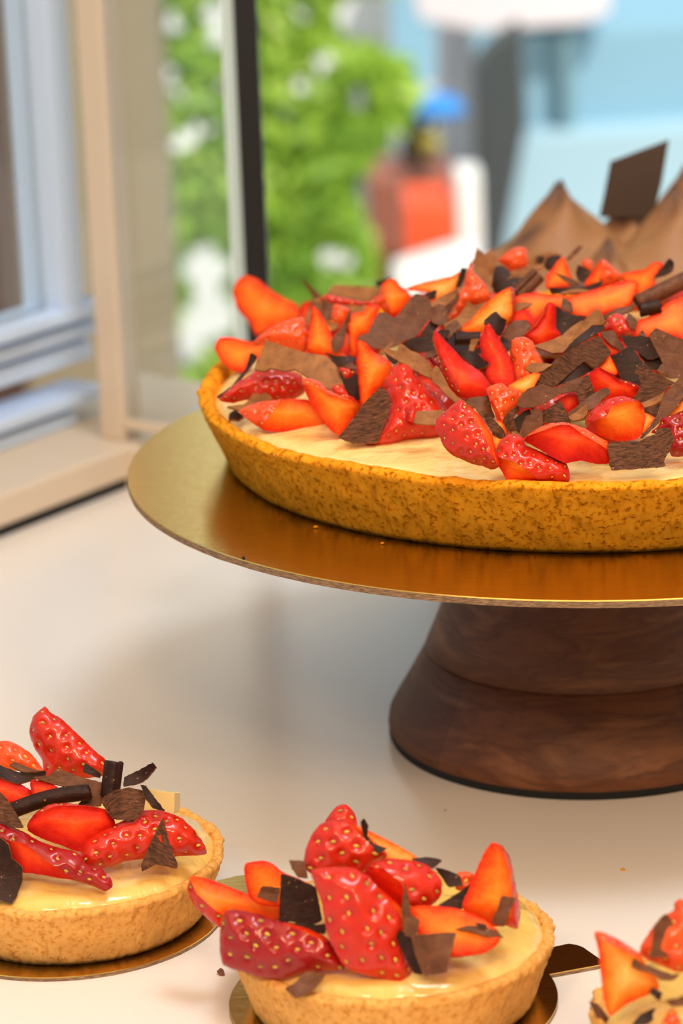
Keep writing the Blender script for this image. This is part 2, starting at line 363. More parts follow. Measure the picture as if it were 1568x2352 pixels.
# ------------------------------------------------------------------ outdoors
m_ = MB(); m_.box((-9, 2.7, -1.2), (9, 16, -0.9)); tag(m_.build('ground', MAT['paving']), kind='structure')
Yw = 3.2
xe = ony(372, 300, Yw)[0]
m_ = MB(); m_.box((-3.0, Yw, -0.9), (xe, Yw + 0.15, 1.4)); tag(m_.build('wall_outside', MAT['tanwall']), kind='structure')
xd = ony(8, 300, Yw - 0.08)[0]
m_ = MB(); m_.box((xd - 0.35, Yw - 0.08, -0.9), (xd, Yw - 0.002, 1.4)); tag(m_.build('door_1', MAT['brown_door']), kind='structure')

# pale bright wall and the hedge in front of it
m_ = MB(); m_.box((-3.2, 6.9, -0.9), (ony(905, 300, 6.9)[0], 7.05, 2.6)); tag(m_.build('wall_garden', MAT['white_paint']), kind='structure')
def hedge():
    rng = np.random.default_rng(3); Y0 = 4.6
    gaps = [(395, 50, .034), (490, 30, .05), (500, 90, .045), (383, 168, .034), (408, 215, .034), (395, 335, .036), (437, 310, .03), (482, 300, .032), (505, 190, .03), (470, 615, .09), (485, 725, .10), (425, 790, .09), (765, 590, .05), (800, 600, .03), (690, 200, .03), (745, 150, .04), (830, 40, .09), (900, 90, .06), (870, 20, .07), (690, 30, .03), (820, 225, .04), (650, 260, .02)]
    V = []; F = []; tone = []
    G = [(ony(x, y, Y0), r * 640 / FPX * Y0) for x, y, r in gaps]
    x0, x1 = ony(300, 300, Y0)[0], ony(955, 300, Y0)[0]
    n = 0
    while n < 26000:
        x = rng.uniform(x0 - 0.1, x1 + 0.04); z = rng.uniform(-0.9, 0.75); y = Y0 + rng.uniform(-0.08, 0.10)
        edge = x1 - 0.040 + 0.16 * (z + 0.395) - 0.12 * min(max(-z - 0.38, 0), 0.25) - 0.03 * math.sin(z * 23)
        if x > edge: continue
        # holes are cut along the line of sight through the thin hedge
        k = Y0 / y; px, pz = x * k, CAM[2] + (z - CAM[2]) * k
        if any((px - g[0]) ** 2 + (pz - g[2]) ** 2 < (r + 0.006) ** 2 for g, r in G): continue
        s = rng.uniform(0.014, 0.026); a = rng.uniform(0, 6.28); tl = rng.uniform(-0.7, 0.7)
        d1 = np.array([math.cos(a), 0.5 * rng.uniform(-1, 1), math.sin(a)]); d2 = np.array([-math.sin(a), tl, math.cos(a)])
        c = np.array([x, y, z]); b = len(V)
        V += [c - d1 * s, c - d2 * s * 0.42 + d1 * s * 0.1, c + d1 * s, c + d2 * s * 0.42 + d1 * s * 0.1]; F.append((b, b + 1, b + 2, b + 3))
        nz = noise.noise(Vector((x * 6, y * 6, z * 6)))
        tn = min(1, max(0, 0.45 + 0.45 * nz + rng.uniform(-0.25, 0.25))); tone += [tn] * 4; n += 1
    h = mesh_obj('hedge', V, F, MAT['leaf'], smooth=False, attr={'tone': tone})
    tag(h, 'tall bright green hedge seen blurred through the shop window', 'hedge', kind='stuff')
hedge()

gz = -0.9
def slab(name, pts, Y, depth, m, label, cat, parent=None, bev=0.004):
    """prism: an outline standing at distance Y, extruded away by depth"""
    P = [ony(x, y, Y) for x, y in pts]; n = len(P)
    for p in P: p[2] = max(p[2], gz)
    V = [tuple(p) for p in P] + [(p[0], p[1] + depth, p[2]) for p in P]
    F = [tuple(range(n)), tuple(range(n, 2 * n))[::-1]] + [(i, (i + 1) % n, n + (i + 1) % n, n + i) for i in range(n)]
    mb = MB().add(V, F); o = mb.build(name, m, parent, bevel=bev)
    if label: tag(o, label, cat)
    return o
# planter with its plant, red box, white rail
Yp = 5.4
gz = -0.9
def ground_slab(name, x0, x1, ytop, Y, depth, m, label, cat, taper=1.0):
    a, b = ony(x0, ytop, Y), ony(x1, ytop, Y); zt_ = (a[2] + b[2]) / 2; cx = (a[0] + b[0]) / 2; hw = (b[0] - a[0]) / 2
    V = []
    for z, k in ((gz, taper), (zt_, 1.0)):
        for sx, sy in ((-1, 0), (1, 0), (1, 1), (-1, 1)): V.append((cx + sx * hw * k, Y + sy * depth, z))
    F = [(0, 3, 2, 1), (4, 5, 6, 7)] + [(i, (i + 1) % 4, 4 + (i + 1) % 4, 4 + i) for i in range(4)]
    o = MB().add(V, F).build(name, m, loc=(cx, Y, gz), bevel=0.006)
    return tag(o, label, cat)
ground_slab('planter', 842, 1040, 408, Yp, 0.22, MAT['terracotta'], 'brown red planter outside, blurred, behind the orange red box', 'planter', 0.9)
ground_slab('box', 928, 1046, 470, Yp - 0.28, 0.2, MAT['red_orange'], 'bright orange red box standing outside in front of the planter', 'box')
bx = ground_slab('white_bollard', 1046, 1102, 395, Yp - 0.25, 0.09, MAT['white_paint'], 'white square post outside at the right of the orange red box', 'post')
slab('kerb_stone', [(905, 628), (1035, 585), (1100, 585), (1100, 760), (905, 760)], Yp - 0.42, 0.1, MAT['white_paint'], 'white block at the foot of the orange red box', 'stone')
def bush(name, cx, cy, r, Y, m, label, cat, n=260, sq=1.0, seed=1):
    rng = np.random.default_rng(seed); c = ony(cx, cy, Y); V = []; F = []; R_ = r / FPX * Y
    for i in range(n):
        d = rng.normal(size=3); d /= np.linalg.norm(d); p = c + d * R_ * rng.uniform(0.3, 1) * np.array([1, 1, sq]); s = R_ * 0.3
        a = rng.normal(size=3); a /= np.linalg.norm(a); b2 = np.cross(a, d); b2 /= np.linalg.norm(b2); k = len(V)
        V += [p - a * s, p - b2 * s * .5, p + a * s, p + b2 * s * .5]; F.append((k, k + 1, k + 2, k + 3))
    return tag(mesh_obj(name, V, F, m, smooth=False), label, cat)
bush('potted_shrub', 960, 322, 52, Yp + 0.10, MAT['dark_leaf'], 'dark leafy shrub growing in the brown red planter', 'plant', sq=1.2)
bush('yellow_flower', 985, 330, 30, Yp - 0.02, MAT['yellow'], 'round yellow green bloom on the dark shrub in the planter', 'flower', n=160)
def ellipsoid(name, cx, cy, rx, ry, Y, m, label, cat):
    c = ony(cx, cy, Y); a, b = rx / FPX * Y, ry / FPX * Y
    V, F = lathe([(math.sin(PI * i / 12) * 1.0 + 1e-4, -math.cos(PI * i / 12)) for i in range(13)], 24)
    V = [(v[0] * a, v[1] * a, v[2] * b * (1.0 if v[2] > 0 else 0.45)) for v in V]
    return tag(mesh_obj(name, V, F, m, loc=tuple(c)), label, cat)
ellipsoid('blue_parasol', 1002, 255, 66, 42, Yp + 0.05, MAT['blue'], 'small bright blue dome shape above the yellow bloom outside', 'parasol')
# dark post and pale blue van
slab('dark_post', [(1092, 160), (1130, 110), (1200, 62), (1206, 300), (1160, 560), (1150, 900), (1112, 900), (1100, 480)], 5.5, 0.14, MAT['charcoal'], 'dark grey slanting post outside beside the pale blue van', 'post')
Yv = 5.9
van = empty('van', tuple(ony(1500, 700, Yv)))
tag(van, 'pale blue van parked outside at the right, seen blurred', 'van')
def vslab(name, pts, Y, depth, m):
    o = slab(name, pts, Y, depth, m, None, None); o.parent = van; o.matrix_parent_inverse = van.matrix_world.inverted()
    o.location = o.location - Vector(van.location) if False else o.location
    return o
bpy.context.view_layer.update()
van_inv = Matrix.Translation(-Vector(van.location))
for nm, pts, Y, dp, mm in (('body', [(1160, 470), (1158, 400), (1180, 345), (1240, 315), (1700, 285), (1700, 900), (1160, 900)], Yv, 1.2, MAT['van_paint']),
                           ('window', [(1205, 80), (1700, 50), (1700, 300), (1215, 318)], Yv + 0.12, 0.9, MAT['van_window']),
                           ('roof', [(935, -160), (1400, -160), (1400, 30), (1340, 55), (1100, 72), (960, 45)], Yv + 0.05, 1.0, MAT['pink_wall']),
                           ('door_pillar', [(1288, 70), (1318, 68), (1322, 318), (1292, 320)], Yv + 0.07, 0.05, MAT['van_seal'])):
    o = slab(nm, pts, Y, dp, mm, None, None); o.parent = van; o.matrix_parent_inverse = van_inv
slab('white_column', [(1010, -160), (1088, -160), (1095, 560), (1085, 900), (1020, 900)], 6.8, 0.2, MAT['pink_wall'], 'pale grey column outside between the hedge and the dark post', 'column')
m_ = MB(); m_.box((ony(905, 300, 8.4)[0], 8.4, -0.9), (4.0, 8.6, 3.0)); tag(m_.build('wall_street', MAT['van_window']), kind='structure')

# ------------------------------------------------------------------ stand, board, large tart
TC = np.array([0.0852, 0.9799]); BC = np.array([0.0854, 0.9695]); BZ = 0.0967
def nz(p, s, seed=0.0): return noise.noise(Vector((p[0] * s + seed, p[1] * s, p[2] * s)))
stand = empty('cake_stand', (0.0792, 0.9757, 0)); tag(stand, 'walnut wood pedestal cake stand under the large tart', 'cake stand')
prof_low = [(0.0655, 0.0026), (0.0662, 0.0045), (0.0656, 0.0080), (0.0632, 0.0125), (0.0607, 0.0165), (0.0568, 0.0235), (0.0533, 0.0296), (0.0524, 0.0302)]
prof_up = [(0.0523, 0.0303), (0.0531, 0.0309), (0.0488, 0.0410), (0.0450, 0.0510), (0.0413, 0.0620), (0.0395, 0.0720), (0.0390, 0.0817)]
V, F = lathe(prof_low, 160); mesh_obj('stave_base', V, F, MAT['walnut_stave'], stand)
V, F = lathe(prof_up, 160); mesh_obj('ring_neck', V, F, MAT['walnut_ring'], stand)
V, F = lathe([(0.0655, 0.0), (0.0660, 0.0012), (0.0655, 0.0026)], 120); mesh_obj('felt_pad', V, F, MAT['felt'], stand)
V, F = lathe([(0.090, 0.0818), (0.094, 0.0840), (0.094, 0.0925), (0.092, 0.0943)], 120); mesh_obj('plate', V, F, MAT['walnut_ring'], stand)

def cake_board(name, cx, cy, z0, R, th, label, cat, tab=None, group=None):
    """round gold card; tab = list of px corners on the board's own height"""
    root = empty(name, (cx, cy, z0)); tag(root, label, cat, group)
    n = 200
    pts = [(R * math.cos(2 * PI * i / n), R * math.sin(2 * PI * i / n)) for i in range(n)]
    if tab is not None:
        ang = [math.atan2(p[1], p[0]) for p in tab]
        a0, a1 = min(ang[0], ang[-1]), max(ang[0], ang[-1])
        arc = [p for p in pts if not (a0 < math.atan2(p[1], p[0]) < a1)]
        arc.sort(key=lambda p: (math.atan2(p[1], p[0]) - a1) % (2 * PI))
        t2 = sorted([tab[0], tab[-1]], key=lambda p: math.atan2(p[1], p[0]))
        tb = tab if math.atan2(tab[0][1], tab[0][0]) == a0 else tab[::-1]
        pts = arc + tb
    m = len(pts)
    jit = lambda p, z: (p[0] * (1 + 0.0012 * nz((p[0], p[1], z), 300)), p[1] * (1 + 0.0012 * nz((p[0], p[1], z), 300)))
    V = []; F = []
    for z in (0.0, th * 0.5, th - 0.0003):
        V += [jit(p, z) + (z,) for p in pts]
    for k in range(2):
        for i in range(m): F.append((k * m + i, k * m + (i + 1) % m, (k + 1) * m + (i + 1) % m, (k + 1) * m + i))
    F.append(tuple(range(m))[::-1])
    mesh_obj('card_edge', V, F, MAT['card'], root, smooth=False)
    ins = [(p[0] * 0.9985, p[1] * 0.9985) for p in pts]
    V = [p + (th - 0.0003,) for p in pts] + [p + (th,) for p in ins]
    F = [(i, (i + 1) % m, m + (i + 1) % m, m + i) for i in range(m)] + [tuple(range(m, 2 * m))]
    mesh_obj('gold_foil', V, F, MAT['gold'], root, smooth=False)
    return root
cake_board('cake_board', BC[0], BC[1], BZ - 0.0022, 0.1540, 0.0022, 'large round gold cake board on the walnut stand', 'cake board')

def tart(name, cx, cy, z0, Rb, Rt, h, wall, label, cat, mc, mk, dome, nseg, group=None, seed=0.0, sag=0.0012, edge=0.0020):
    root = empty(name, (cx, cy, z0)); tag(root, label, cat, group)
    prof = []
    nb = 14
    prof += [(Rb * 0.5, 0.0), (Rb - 0.004, 0.0), (Rb - 0.0012, -0.0002), (Rb, 0.0016)]
    for i in range(1, nb): prof.append((Rb + (Rt - Rb) * i / nb, 0.0016 + (h - 0.003) * i / nb))
    for a in range(0, 181, 20):
        t = math.radians(a); prof.append((Rt - wall / 2 + wall / 2 * math.cos(t), h - 0.0018 + 0.0018 * math.sin(t)))
    prof += [(Rt - wall - 0.0006, h - 0.006), (Rt - wall - 0.001, h - 0.010)]
    ntop = 4 + nb - 1
    def disp(t, i, r, z):
        c, s_ = math.cos(t), math.sin(t); p = (r * c, r * s_, z)
        lo = nz((c * 3, s_ * 3, 0), 1.0, seed); mid = nz((c * Rt, s_ * Rt, z), 160, seed); hi = nz(p, 700, seed + 5); v = noise.noise(Vector((c * Rt * 420 + seed, s_ * Rt * 420, z * 60)))
        k = 0.0006 * mid + 0.0003 * hi + 0.00025 * v
        zz = z
        if z > h * 0.7: zz += (z - h * 0.7) / (h * 0.3) * (sag * lo + 0.0009 * mid + 0.0004 * hi); k += 0.0005 * hi
        if z < 0.002: zz = max(0.0, z) + 0.0006 * max(0, mid) * (1 if r > Rb - 0.003 else 0)
        return r + k, zz
    V, F = lathe(prof, nseg, disp); mesh_obj('crust', V, F, mc, root)
    # custard: smoothed and softly uneven
    Rc = Rt - wall - 0.0002 if edge > 0.001 else Rt - wall * 0.62; V = []; F = []; nr = 40; ns = 160
    for i in range(nr + 1):
        r = Rc * i / nr
        for j in range(ns):
            t = 2 * PI * j / ns; x, y = r * math.cos(t), r * math.sin(t); f = r / Rc
            z = h - edge + dome * (1 - f ** 4) + 0.0011 * nz((x, y, 0), 60, seed + 9) * (1 - f ** 8) + 0.0006 * nz((x, y, 3), 150, seed + 9)
            if i == nr: z = h - 0.0045
            elif edge < 0.001 and i > nr - 4: z -= 0.0004 * (i - nr + 4) ** 1.5 * 0.6
            V.append((x, y, z))
    for i in range(nr):
        for j in range(ns): a = i * ns + j; b = i * ns + (j + 1) % ns; F.append((a, a + ns, b + ns, b))
    mesh_obj('custard', V, F, mk, root)
    return dict(c=np.array([cx, cy]), R=Rt - wall, zc=z0 + h - 0.002, dome=dome, root=root)
LT = tart('large_tart', TC[0], TC[1], BZ + 0.0001, 0.1215, 0.1302, 0.0236, 0.0048, 'large round tart in golden crust heaped with strawberries and chocolate, on the gold board', 'tart', MAT['crust'], MAT['custard'], 0.004, 900)
LT['h0'] = 0.027

# three small tarts on tabbed boards
def px_on(cx, cy, z, pts): return [tuple((onz(x, y, z) - np.array([cx, cy, 0]))[:2]) for x, y in pts]
c1 = (-0.0834, 0.8359)
lt_tab = px_on(c1[0], c1[1], 0.0012, [(480, 2028), (545, 2012), (600, 2006), (640, 2012), (668, 2040), (560, 2068), (495, 2082)])
cake_board('tart_board', c1[0], c1[1], 0.0, 0.0453, 0.0013, 'small tabbed gold board under the left small tart', 'cake board', lt_tab, 'small gold boards')
T1 = tart('strawberry_tartlet', -0.0814, 0.8352, 0.0014, 0.0383, 0.0438, 0.0190, 0.0032, 'small strawberry tart at the left with an upright seeded berry on top', 'tart', MAT['crust_pale'], MAT['custard_small'], 0.004, 420, 'small strawberry tarts', 3.0, 0.0010, -0.0002); T1['h0'] = 0.022
c2 = (0.0091, 0.7697)
m_tab = px_on(c2[0], c2[1], 0.0012, [(1262, 2238), (1375, 2217), (1392, 2212), (1375, 2201), (1339, 2176), (1326, 2171), (1306, 2168), (1268, 2176), (1240, 2182)])
cake_board('tart_board', c2[0], c2[1], 0.0, 0.0445, 0.0013, 'small tabbed gold board under the middle small tart', 'cake board', m_tab, 'small gold boards')
T2 = tart('strawberry_tartlet', 0.0091, 0.7698, 0.0014, 0.0383, 0.0437, 0.0192, 0.0034, 'small strawberry tart in the middle, berry leaning out over its left rim', 'tart', MAT['crust_pale'], MAT['custard_small'], 0.005, 420, 'small strawberry tarts', 8.0, 0.0012, -0.0002); T2['h0'] = 0.026
e_ = onz(1352, 2330, 0.019); c3 = (float(e_[0]) + 0.0437, float(e_[1]) - 0.003)
cake_board('tart_board', c3[0] + 0.002, c3[1], 0.0, 0.0445, 0.0013, 'small gold board under the small tart at the right edge', 'cake board', None, 'small gold boards')
T3 = tart('strawberry_tartlet', c3[0], c3[1], 0.0014, 0.0383, 0.0437, 0.0192, 0.0034, 'small strawberry tart at the right edge, mostly cut off by the picture edge', 'tart', MAT['crust_pale'], MAT['custard_small'], 0.005, 300, 'small strawberry tarts', 13.0, 0.0010, -0.0002); T3['h0'] = 0.026

# ------------------------------------------------------------------ strawberry pieces and chocolate shavings
FR = {'A': (450, 540, .35714), 'B': (1000, 540, .36224), 'C': (1000, 550, .19133), 'D': (1268, 550, .19133), 'E': (1000, 820, .19133), 'F': (1268, 820, .19133),
      'G': (750, 620, .19133), 'L': (0, 1600, .33163), 'M': (420, 1820, .35714), 'N': (880, 1820, .43878), 'R': (1268, 2000, .19133)}
PLACED = []
def topx(f, pts):
    x0, y0, s = FR[f]; return [(x0 + s * x, y0 + s * y) for x, y in pts]
def inside(p, poly):
    x, y = p; c = False; n = len(poly); j = n - 1
    for i in range(n):
        xi, yi = poly[i]; xj, yj = poly[j]
        if (yi > y) != (yj > y) and x < (xj - xi) * (y - yi) / (yj - yi) + xi: c = not c
        j = i
    return c
def inside_np(P, poly):
    poly = np.asarray(poly); x, y = P[:, 0], P[:, 1]; c = np.zeros(len(P), bool); n = len(poly); j = n - 1
    for i in range(n):
        xi, yi = poly[i]; xj, yj = poly[j]
        if yi != yj: c ^= ((yi > y) != (yj > y)) & (x < (xj - xi) * (y - yi) / (yj - yi) + xi)
        j = i
    return c
def dseg(P, A, B):
    P = np.asarray(P, float); A = np.asarray(A, float); B = np.asarray(B, float)
    d = B - A; L = (d ** 2).sum(1) + 1e-18
    t = np.clip(((P[:, None, :] - A[None]) * d[None]).sum(2) / L[None], 0, 1)
    q = A[None] + t[..., None] * d[None]
    return np.sqrt(((P[:, None, :] - q) ** 2).sum(2))
def area(poly):
    p = np.asarray(poly); q = np.roll(p, -1, 0); return 0.5 * float((p[:, 0] * q[:, 1] - q[:, 0] * p[:, 1]).sum())
def centroid(poly):
    p = np.asarray(poly, float); q = np.roll(p, -1, 0); cr = p[:, 0] * q[:, 1] - q[:, 0] * p[:, 1]; a = cr.sum() / 2
    return ((p + q) * cr[:, None]).sum(0) / (6 * a) if abs(a) > 1e-12 else p.mean(0)
def basis(el, yaw):
    ce, se, cy, sy = math.cos(el), math.sin(el), math.cos(yaw), math.sin(yaw)
    n = np.array([sy * ce, -cy * ce, se]); e1 = np.array([cy, sy, 0.0]); return e1, np.cross(n, e1), n
def pile_depth(T, x, y):
    d = ray(x, y); best = None; bt = None
    tc = float((np.array([T['c'][0], T['c'][1], T['zc']]) - CAM) @ FW)
    for k in range(400):
        t = tc - T['R'] * 1.3 + k * T['R'] * 2.5 / 400
        P = CAM + d * t; r = math.hypot(P[0] - T['c'][0], P[1] - T['c'][1]) / T['R']
        S = T['zc'] + T['dome'] * max(0, 1 - r ** 4) + 0.003 + (T['h0'] - 0.003) * max(0.0, 1 - r ** 2.6)
        g = P[2] - S
        if g <= 0: return t
        if best is None or g < best: best, bt = g, t
    return bt
def locate(T, px, tilt, yaw, ground, lift):
    """the plane of a piece: a point of it, its basis; near enough to the camera to lie on the pieces under it"""
    c = centroid(px); d = ray(*c); e1, e2, n = basis(math.radians(16 + tilt), math.radians(yaw))
    if ground:
        lo = max(px, key=lambda p: p[1]); P = onz(lo[0], lo[1], T['zc'] + ground * 0.001)
        t = float(((P - CAM) @ n) / (d @ n))
    else: t = pile_depth(T, *c)
    t -= lift
    return c, d, t, e1, e2, n
def settle(T, px, c, d, t, n, front, maxshift=0.02):
    A = np.asarray(px); lo, hi = A.min(0), A.max(0); shift = 0.0
    pl = lambda P: [(ray(*p) @ n) for p in P]
    on = float(n @ (d * t))
    for q in PLACED:
        if q['T'] is not T or q['lo'][0] > hi[0] or q['hi'][0] < lo[0] or q['lo'][1] > hi[1] or q['hi'][1] < lo[1]: continue
        pts = [p for p in list(px) + [tuple(c)] if inside(p, q['px'])] + [p for p in list(q['px']) + [tuple(q['c'])] if inside(p, px)]
        for p in pts:
            r = ray(*p); ti = on / (r @ n); tj = q['on'] / (r @ q['n'])
            shift = max(shift, ti - tj + q['front'] * 0.7 + 0.0006)
    return t - min(max(shift, 0.0), maxshift)
def to_plane(px, O, e1, e2, n):
    out = []
    for p in px:
        r = ray(*p); P = CAM + r * (((O - CAM) @ n) / (r @ n)); out.append((float((P - O) @ e1), float((P - O) @ e2)))
    return out
def smooth_poly(p, step, jitter=0.0, rng=None, tight=0.5):
    p = [np.array(q, float) for q in p]; n = len(p); out = []
    for i in range(n):
        p0, p1, p2, p3 = p[i - 1], p[i], p[(i + 1) % n], p[(i + 2) % n]
        m1, m2 = (p2 - p0) * tight * 0.5, (p3 - p1) * tight * 0.5
        L = np.linalg.norm(p2 - p1); lim = L * 0.6
        for m in (m1, m2):
            k = np.linalg.norm(m)
            if k > lim: m *= lim / k
        k = max(1, int(round(L / step)))
        for j in range(k):
            t = j / k
            q = (2 * t ** 3 - 3 * t ** 2 + 1) * p1 + (t ** 3 - 2 * t ** 2 + t) * m1 + (-2 * t ** 3 + 3 * t ** 2) * p2 + (t ** 3 - t ** 2) * m2
            if jitter and rng is not None: q = q + rng.uniform(-jitter, jitter, 2)
            out.append(q)
    return out
def hexgrid(poly, step, margin, rng):
    A = np.asarray(poly); lo, hi = A.min(0), A.max(0); P = []
    ny = int((hi[1] - lo[1]) / (step * .866)) + 1; nx = int((hi[0] - lo[0]) / step) + 2
    for j in range(ny):
        for i in range(nx): P.append((lo[0] + (i + 0.5 * (j % 2)) * step, lo[1] + j * step * .866))
    if not P: return np.zeros((0, 2))
    P = np.array(P) + rng.uniform(-step * .12, step * .12, (len(P), 2)); P = P[inside_np(P, A)]
    if len(P): P = P[dseg(P, A, np.roll(A, -1, 0)).min(1) > margin]
    return P
def cdt(bound, inner, chains):
    co = [Vector(q) for q in bound]; nb = len(co); ed = []
    for ch in chains:
        b = len(co); co += [Vector(q) for q in ch]; ed += [(b + i, b + i + 1) for i in range(len(ch) - 1)]
    co += [Vector(q) for q in inner]
    r = delaunay_2d_cdt(co, ed, [list(range(nb))], 1, 1e-7)
    return np.array([tuple(v) for v in r[0]]), [tuple(f) for f in r[2]]
SEEDV, SEEDF = lathe([(0.02, -1), (0.62, -0.62), (1, 0.05), (0.7, 0.7), (0.02, 1)], 6)
SEEDV = np.array(SEEDV)
def build_berry(O, e1, e2, n, poly, face, split, skinpt, fm, sm, label, cat, group, seed, thick=1.0, ks=0.85):
    rng = np.random.default_rng(seed); step = 0.00058
    if area(poly) < 0: poly = poly[::-1]
    b = np.array(smooth_poly(poly, step, 0.00008, rng, 0.8)); A, B = b, np.roll(b, -1, 0)
    chain = []
    sA = sB = None
    if split is not None:
        sp = np.array(split); sA, sB = sp[:-1], sp[1:]; pts = []
        for a_, b_ in zip(sA, sB):
            k = max(1, int(np.linalg.norm(b_ - a_) / step)); pts += [a_ + (b_ - a_) * j / k for j in range(k)]
        pts = np.array(pts + [sp[-1]]); ok = inside_np(pts, b) & (dseg(pts, A, B).min(1) > 0.00025)
        run = []
        for p, o in zip(pts, ok):
            if o: run.append(p)
            elif run: chain.append(run); run = []
        if run: chain.append(run)
        chain = [c for c in chain if len(c) > 1]
    inner = hexgrid(b, step, step * 0.6, rng)
    if chain and len(inner):
        ca = np.concatenate([np.array(c[:-1]) for c in chain]); cb = np.concatenate([np.array(c[1:]) for c in chain])
        inner = inner[dseg(inner, ca, cb).min(1) > step * 0.5]
    co, tris = cdt(b, inner, chain)
    db_all = dseg(co, A, B).min(1); Dm = max(db_all.max(), 1e-4)
    Hm = {'skin': 0.85, 'cut': 0.10, 'two': 0.75}[face] * Dm * thick; Hb = {'skin': 0.5, 'cut': 0.95, 'two': 0.6}[face] * Dm * thick
    if split is not None:
        def side(P):
            dd = dseg(P, sA, sB); k = dd.argmin(1); d = sB[k] - sA[k]; v = P - sA[k]; return np.sign(d[:, 0] * v[:, 1] - d[:, 1] * v[:, 0])
        ss = side(np.array([skinpt]))[0]
    lumps = lambda P: np.array([noise.noise(Vector((p[0] * 190 + seed, p[1] * 190, 0))) for p in P])
    def hf(P):
        db = dseg(P, A, B).min(1); x = np.clip(db / Dm, 0, 1); rnd = np.sqrt(np.maximum(0, 1 - (1 - x) ** 2))
        if face == 'skin': h = Hm * rnd
        elif face == 'cut':
            xc = np.clip(db / (0.3 * Dm), 0, 1); h = Hm * np.sqrt(np.maximum(0, 1 - (1 - xc) ** 2)) + 0.05 * Dm * x
        else:
            ds = dseg(P, sA, sB).min(1); u = db / (db + ds + 1e-9); s_ = side(P) == ss
            h = Hm * np.where(s_, np.sqrt(np.maximum(0, 1 - (1 - u) ** 2)) * 0.95 + 0.05 * u, u ** 0.9) * np.clip(0.35 + rnd * .65, 0, 1)
        return h + 0.00022 * lumps(P) * x
    def hback(P):
        db = dseg(P, A, B).min(1); x = np.clip(db / Dm, 0, 1); rnd = np.sqrt(np.maximum(0, 1 - (1 - x) ** 2))
        return -Hb * (rnd if face != 'skin' else np.minimum(1, x * 1.6))
    h = hf(co); hb = hback(co)
    bnd = db_all < 1e-5; h[bnd] = 0; hb[bnd] = 0
    cen = co[np.array(tris)].mean(1)
    if face == 'skin': fs = np.ones(len(tris), bool)
    elif face == 'cut': fs = np.zeros(len(tris), bool)
    else: fs = side(cen) == ss
    # seeds on the skin side
    def scatter(ok, dist, n_try):
        lo, hi = b.min(0), b.max(0); S = []
        for _ in range(n_try):
            p = rng.uniform(lo, hi)
            if all((p[0] - q[0]) ** 2 + (p[1] - q[1]) ** 2 > dist * dist for q in S) and ok(p): S.append(p)
        return np.array(S) if S else np.zeros((0, 2))
    def okf(p):
        P = np.array([p])
        if not inside(p, b) or dseg(P, A, B).min() < 0.0005: return False
        if face == 'two': return side(P)[0] == ss and dseg(P, sA, sB).min() > 0.0005
        return True
    seeds_f = scatter(okf, 0.0030 * ks, 900) if face != 'cut' else np.zeros((0, 2))
    seeds_b = scatter(lambda p: inside(p, b) and dseg(np.array([p]), A, B).min() > 0.0003, 0.0031 * ks, 500) if face == 'cut' else np.zeros((0, 2))
    def dent(P, S):
        if not len(S): return np.zeros(len(P))
        d2 = ((P[:, None, :] - S[None]) ** 2).sum(2).min(1); return np.exp(-d2 / ((0.00100 * ks) ** 2))
    pf = dent(co, seeds_f); pb = dent(co, seeds_b)
    used_f = np.zeros(len(co), bool)
    for t, s_ in zip(tris, fs):
        if s_: used_f[list(t)] = True
    hs = h - np.where(used_f & ~bnd, 0.00085 * ks * pf - 0.00025, 0); hbs = hb + np.where(~bnd, 0.0007 * ks * pb, 0)
    W3 = lambda xy, z: np.outer(xy[:, 0], e1) + np.outer(xy[:, 1], e2) + np.outer(z, n)
    VF, VB = W3(co, hs), W3(co, hbs)
    root = empty('strawberry_piece', tuple(O)); tag(root, label, cat, group)
    core = np.clip(db_all / Dm, 0, 1)
    def emit(name, parts, mats, seeds=()):
        V = []; F = []; pit = []; cr = []; mi = []
        for co3, tri, flip, pt in parts:
            ids = sorted({i for t in tri for i in t}); mp = {i: len(V) + k for k, i in enumerate(ids)}
            V += [co3[i] for i in ids]; pit += [1 - pt[i] for i in ids]; cr += [core[i] for i in ids]
            for t in tri:
                t = [mp[i] for i in t]; F.append(tuple(t[::-1] if flip else t)); mi.append(0)
        for S, fn, sgn in seeds:
            if not len(S): continue
            e = 0.0004; z = fn(S); gx = (fn(S + [e, 0]) - z) / e; gy = (fn(S + [0, e]) - z) / e
            for p, z_, ax, ay in zip(S, z, gx, gy):
                nn = np.array([-ax, -ay, 1.0]) * sgn; nn /= np.linalg.norm(nn); a = LDIR[0] * 1.0 + rng.normal() * 0.25
                u = np.array([math.cos(a), math.sin(a), 0]); u -= nn * (u @ nn); u /= np.linalg.norm(u); v = np.cross(nn, u)
                k = rng.uniform(0.85, 1.15) * ks
                L = np.array([p[0], p[1], z_]) + nn * (-0.00042 * ks)
                q = L + np.outer(SEEDV[:, 2] * 0.00064 * k, u) + np.outer(SEEDV[:, 0] * 0.00041 * k, v) + np.outer(SEEDV[:, 1] * 0.00034 * k, nn)
                base = len(V); V += list(np.outer(q[:, 0], e1) + np.outer(q[:, 1], e2) + np.outer(q[:, 2], n))
                F += [tuple(i + base for i in f) for f in SEEDF]; mi += [1] * len(SEEDF); pit += [1] * len(q); cr += [0] * len(q)
        if F: mesh_obj(name, V, F, mats, root, midx=mi, attr={'pit': pit, 'core': cr})
    q = co - co.mean(0); ev, evec = np.linalg.eigh(q.T @ q); LDIR = [math.atan2(evec[1, 1], evec[0, 1])]
    fsk = [t for t, s_ in zip(tris, fs) if s_]; fct = [t for t, s_ in zip(tris, fs) if not s_]
    z0 = np.zeros(len(co))
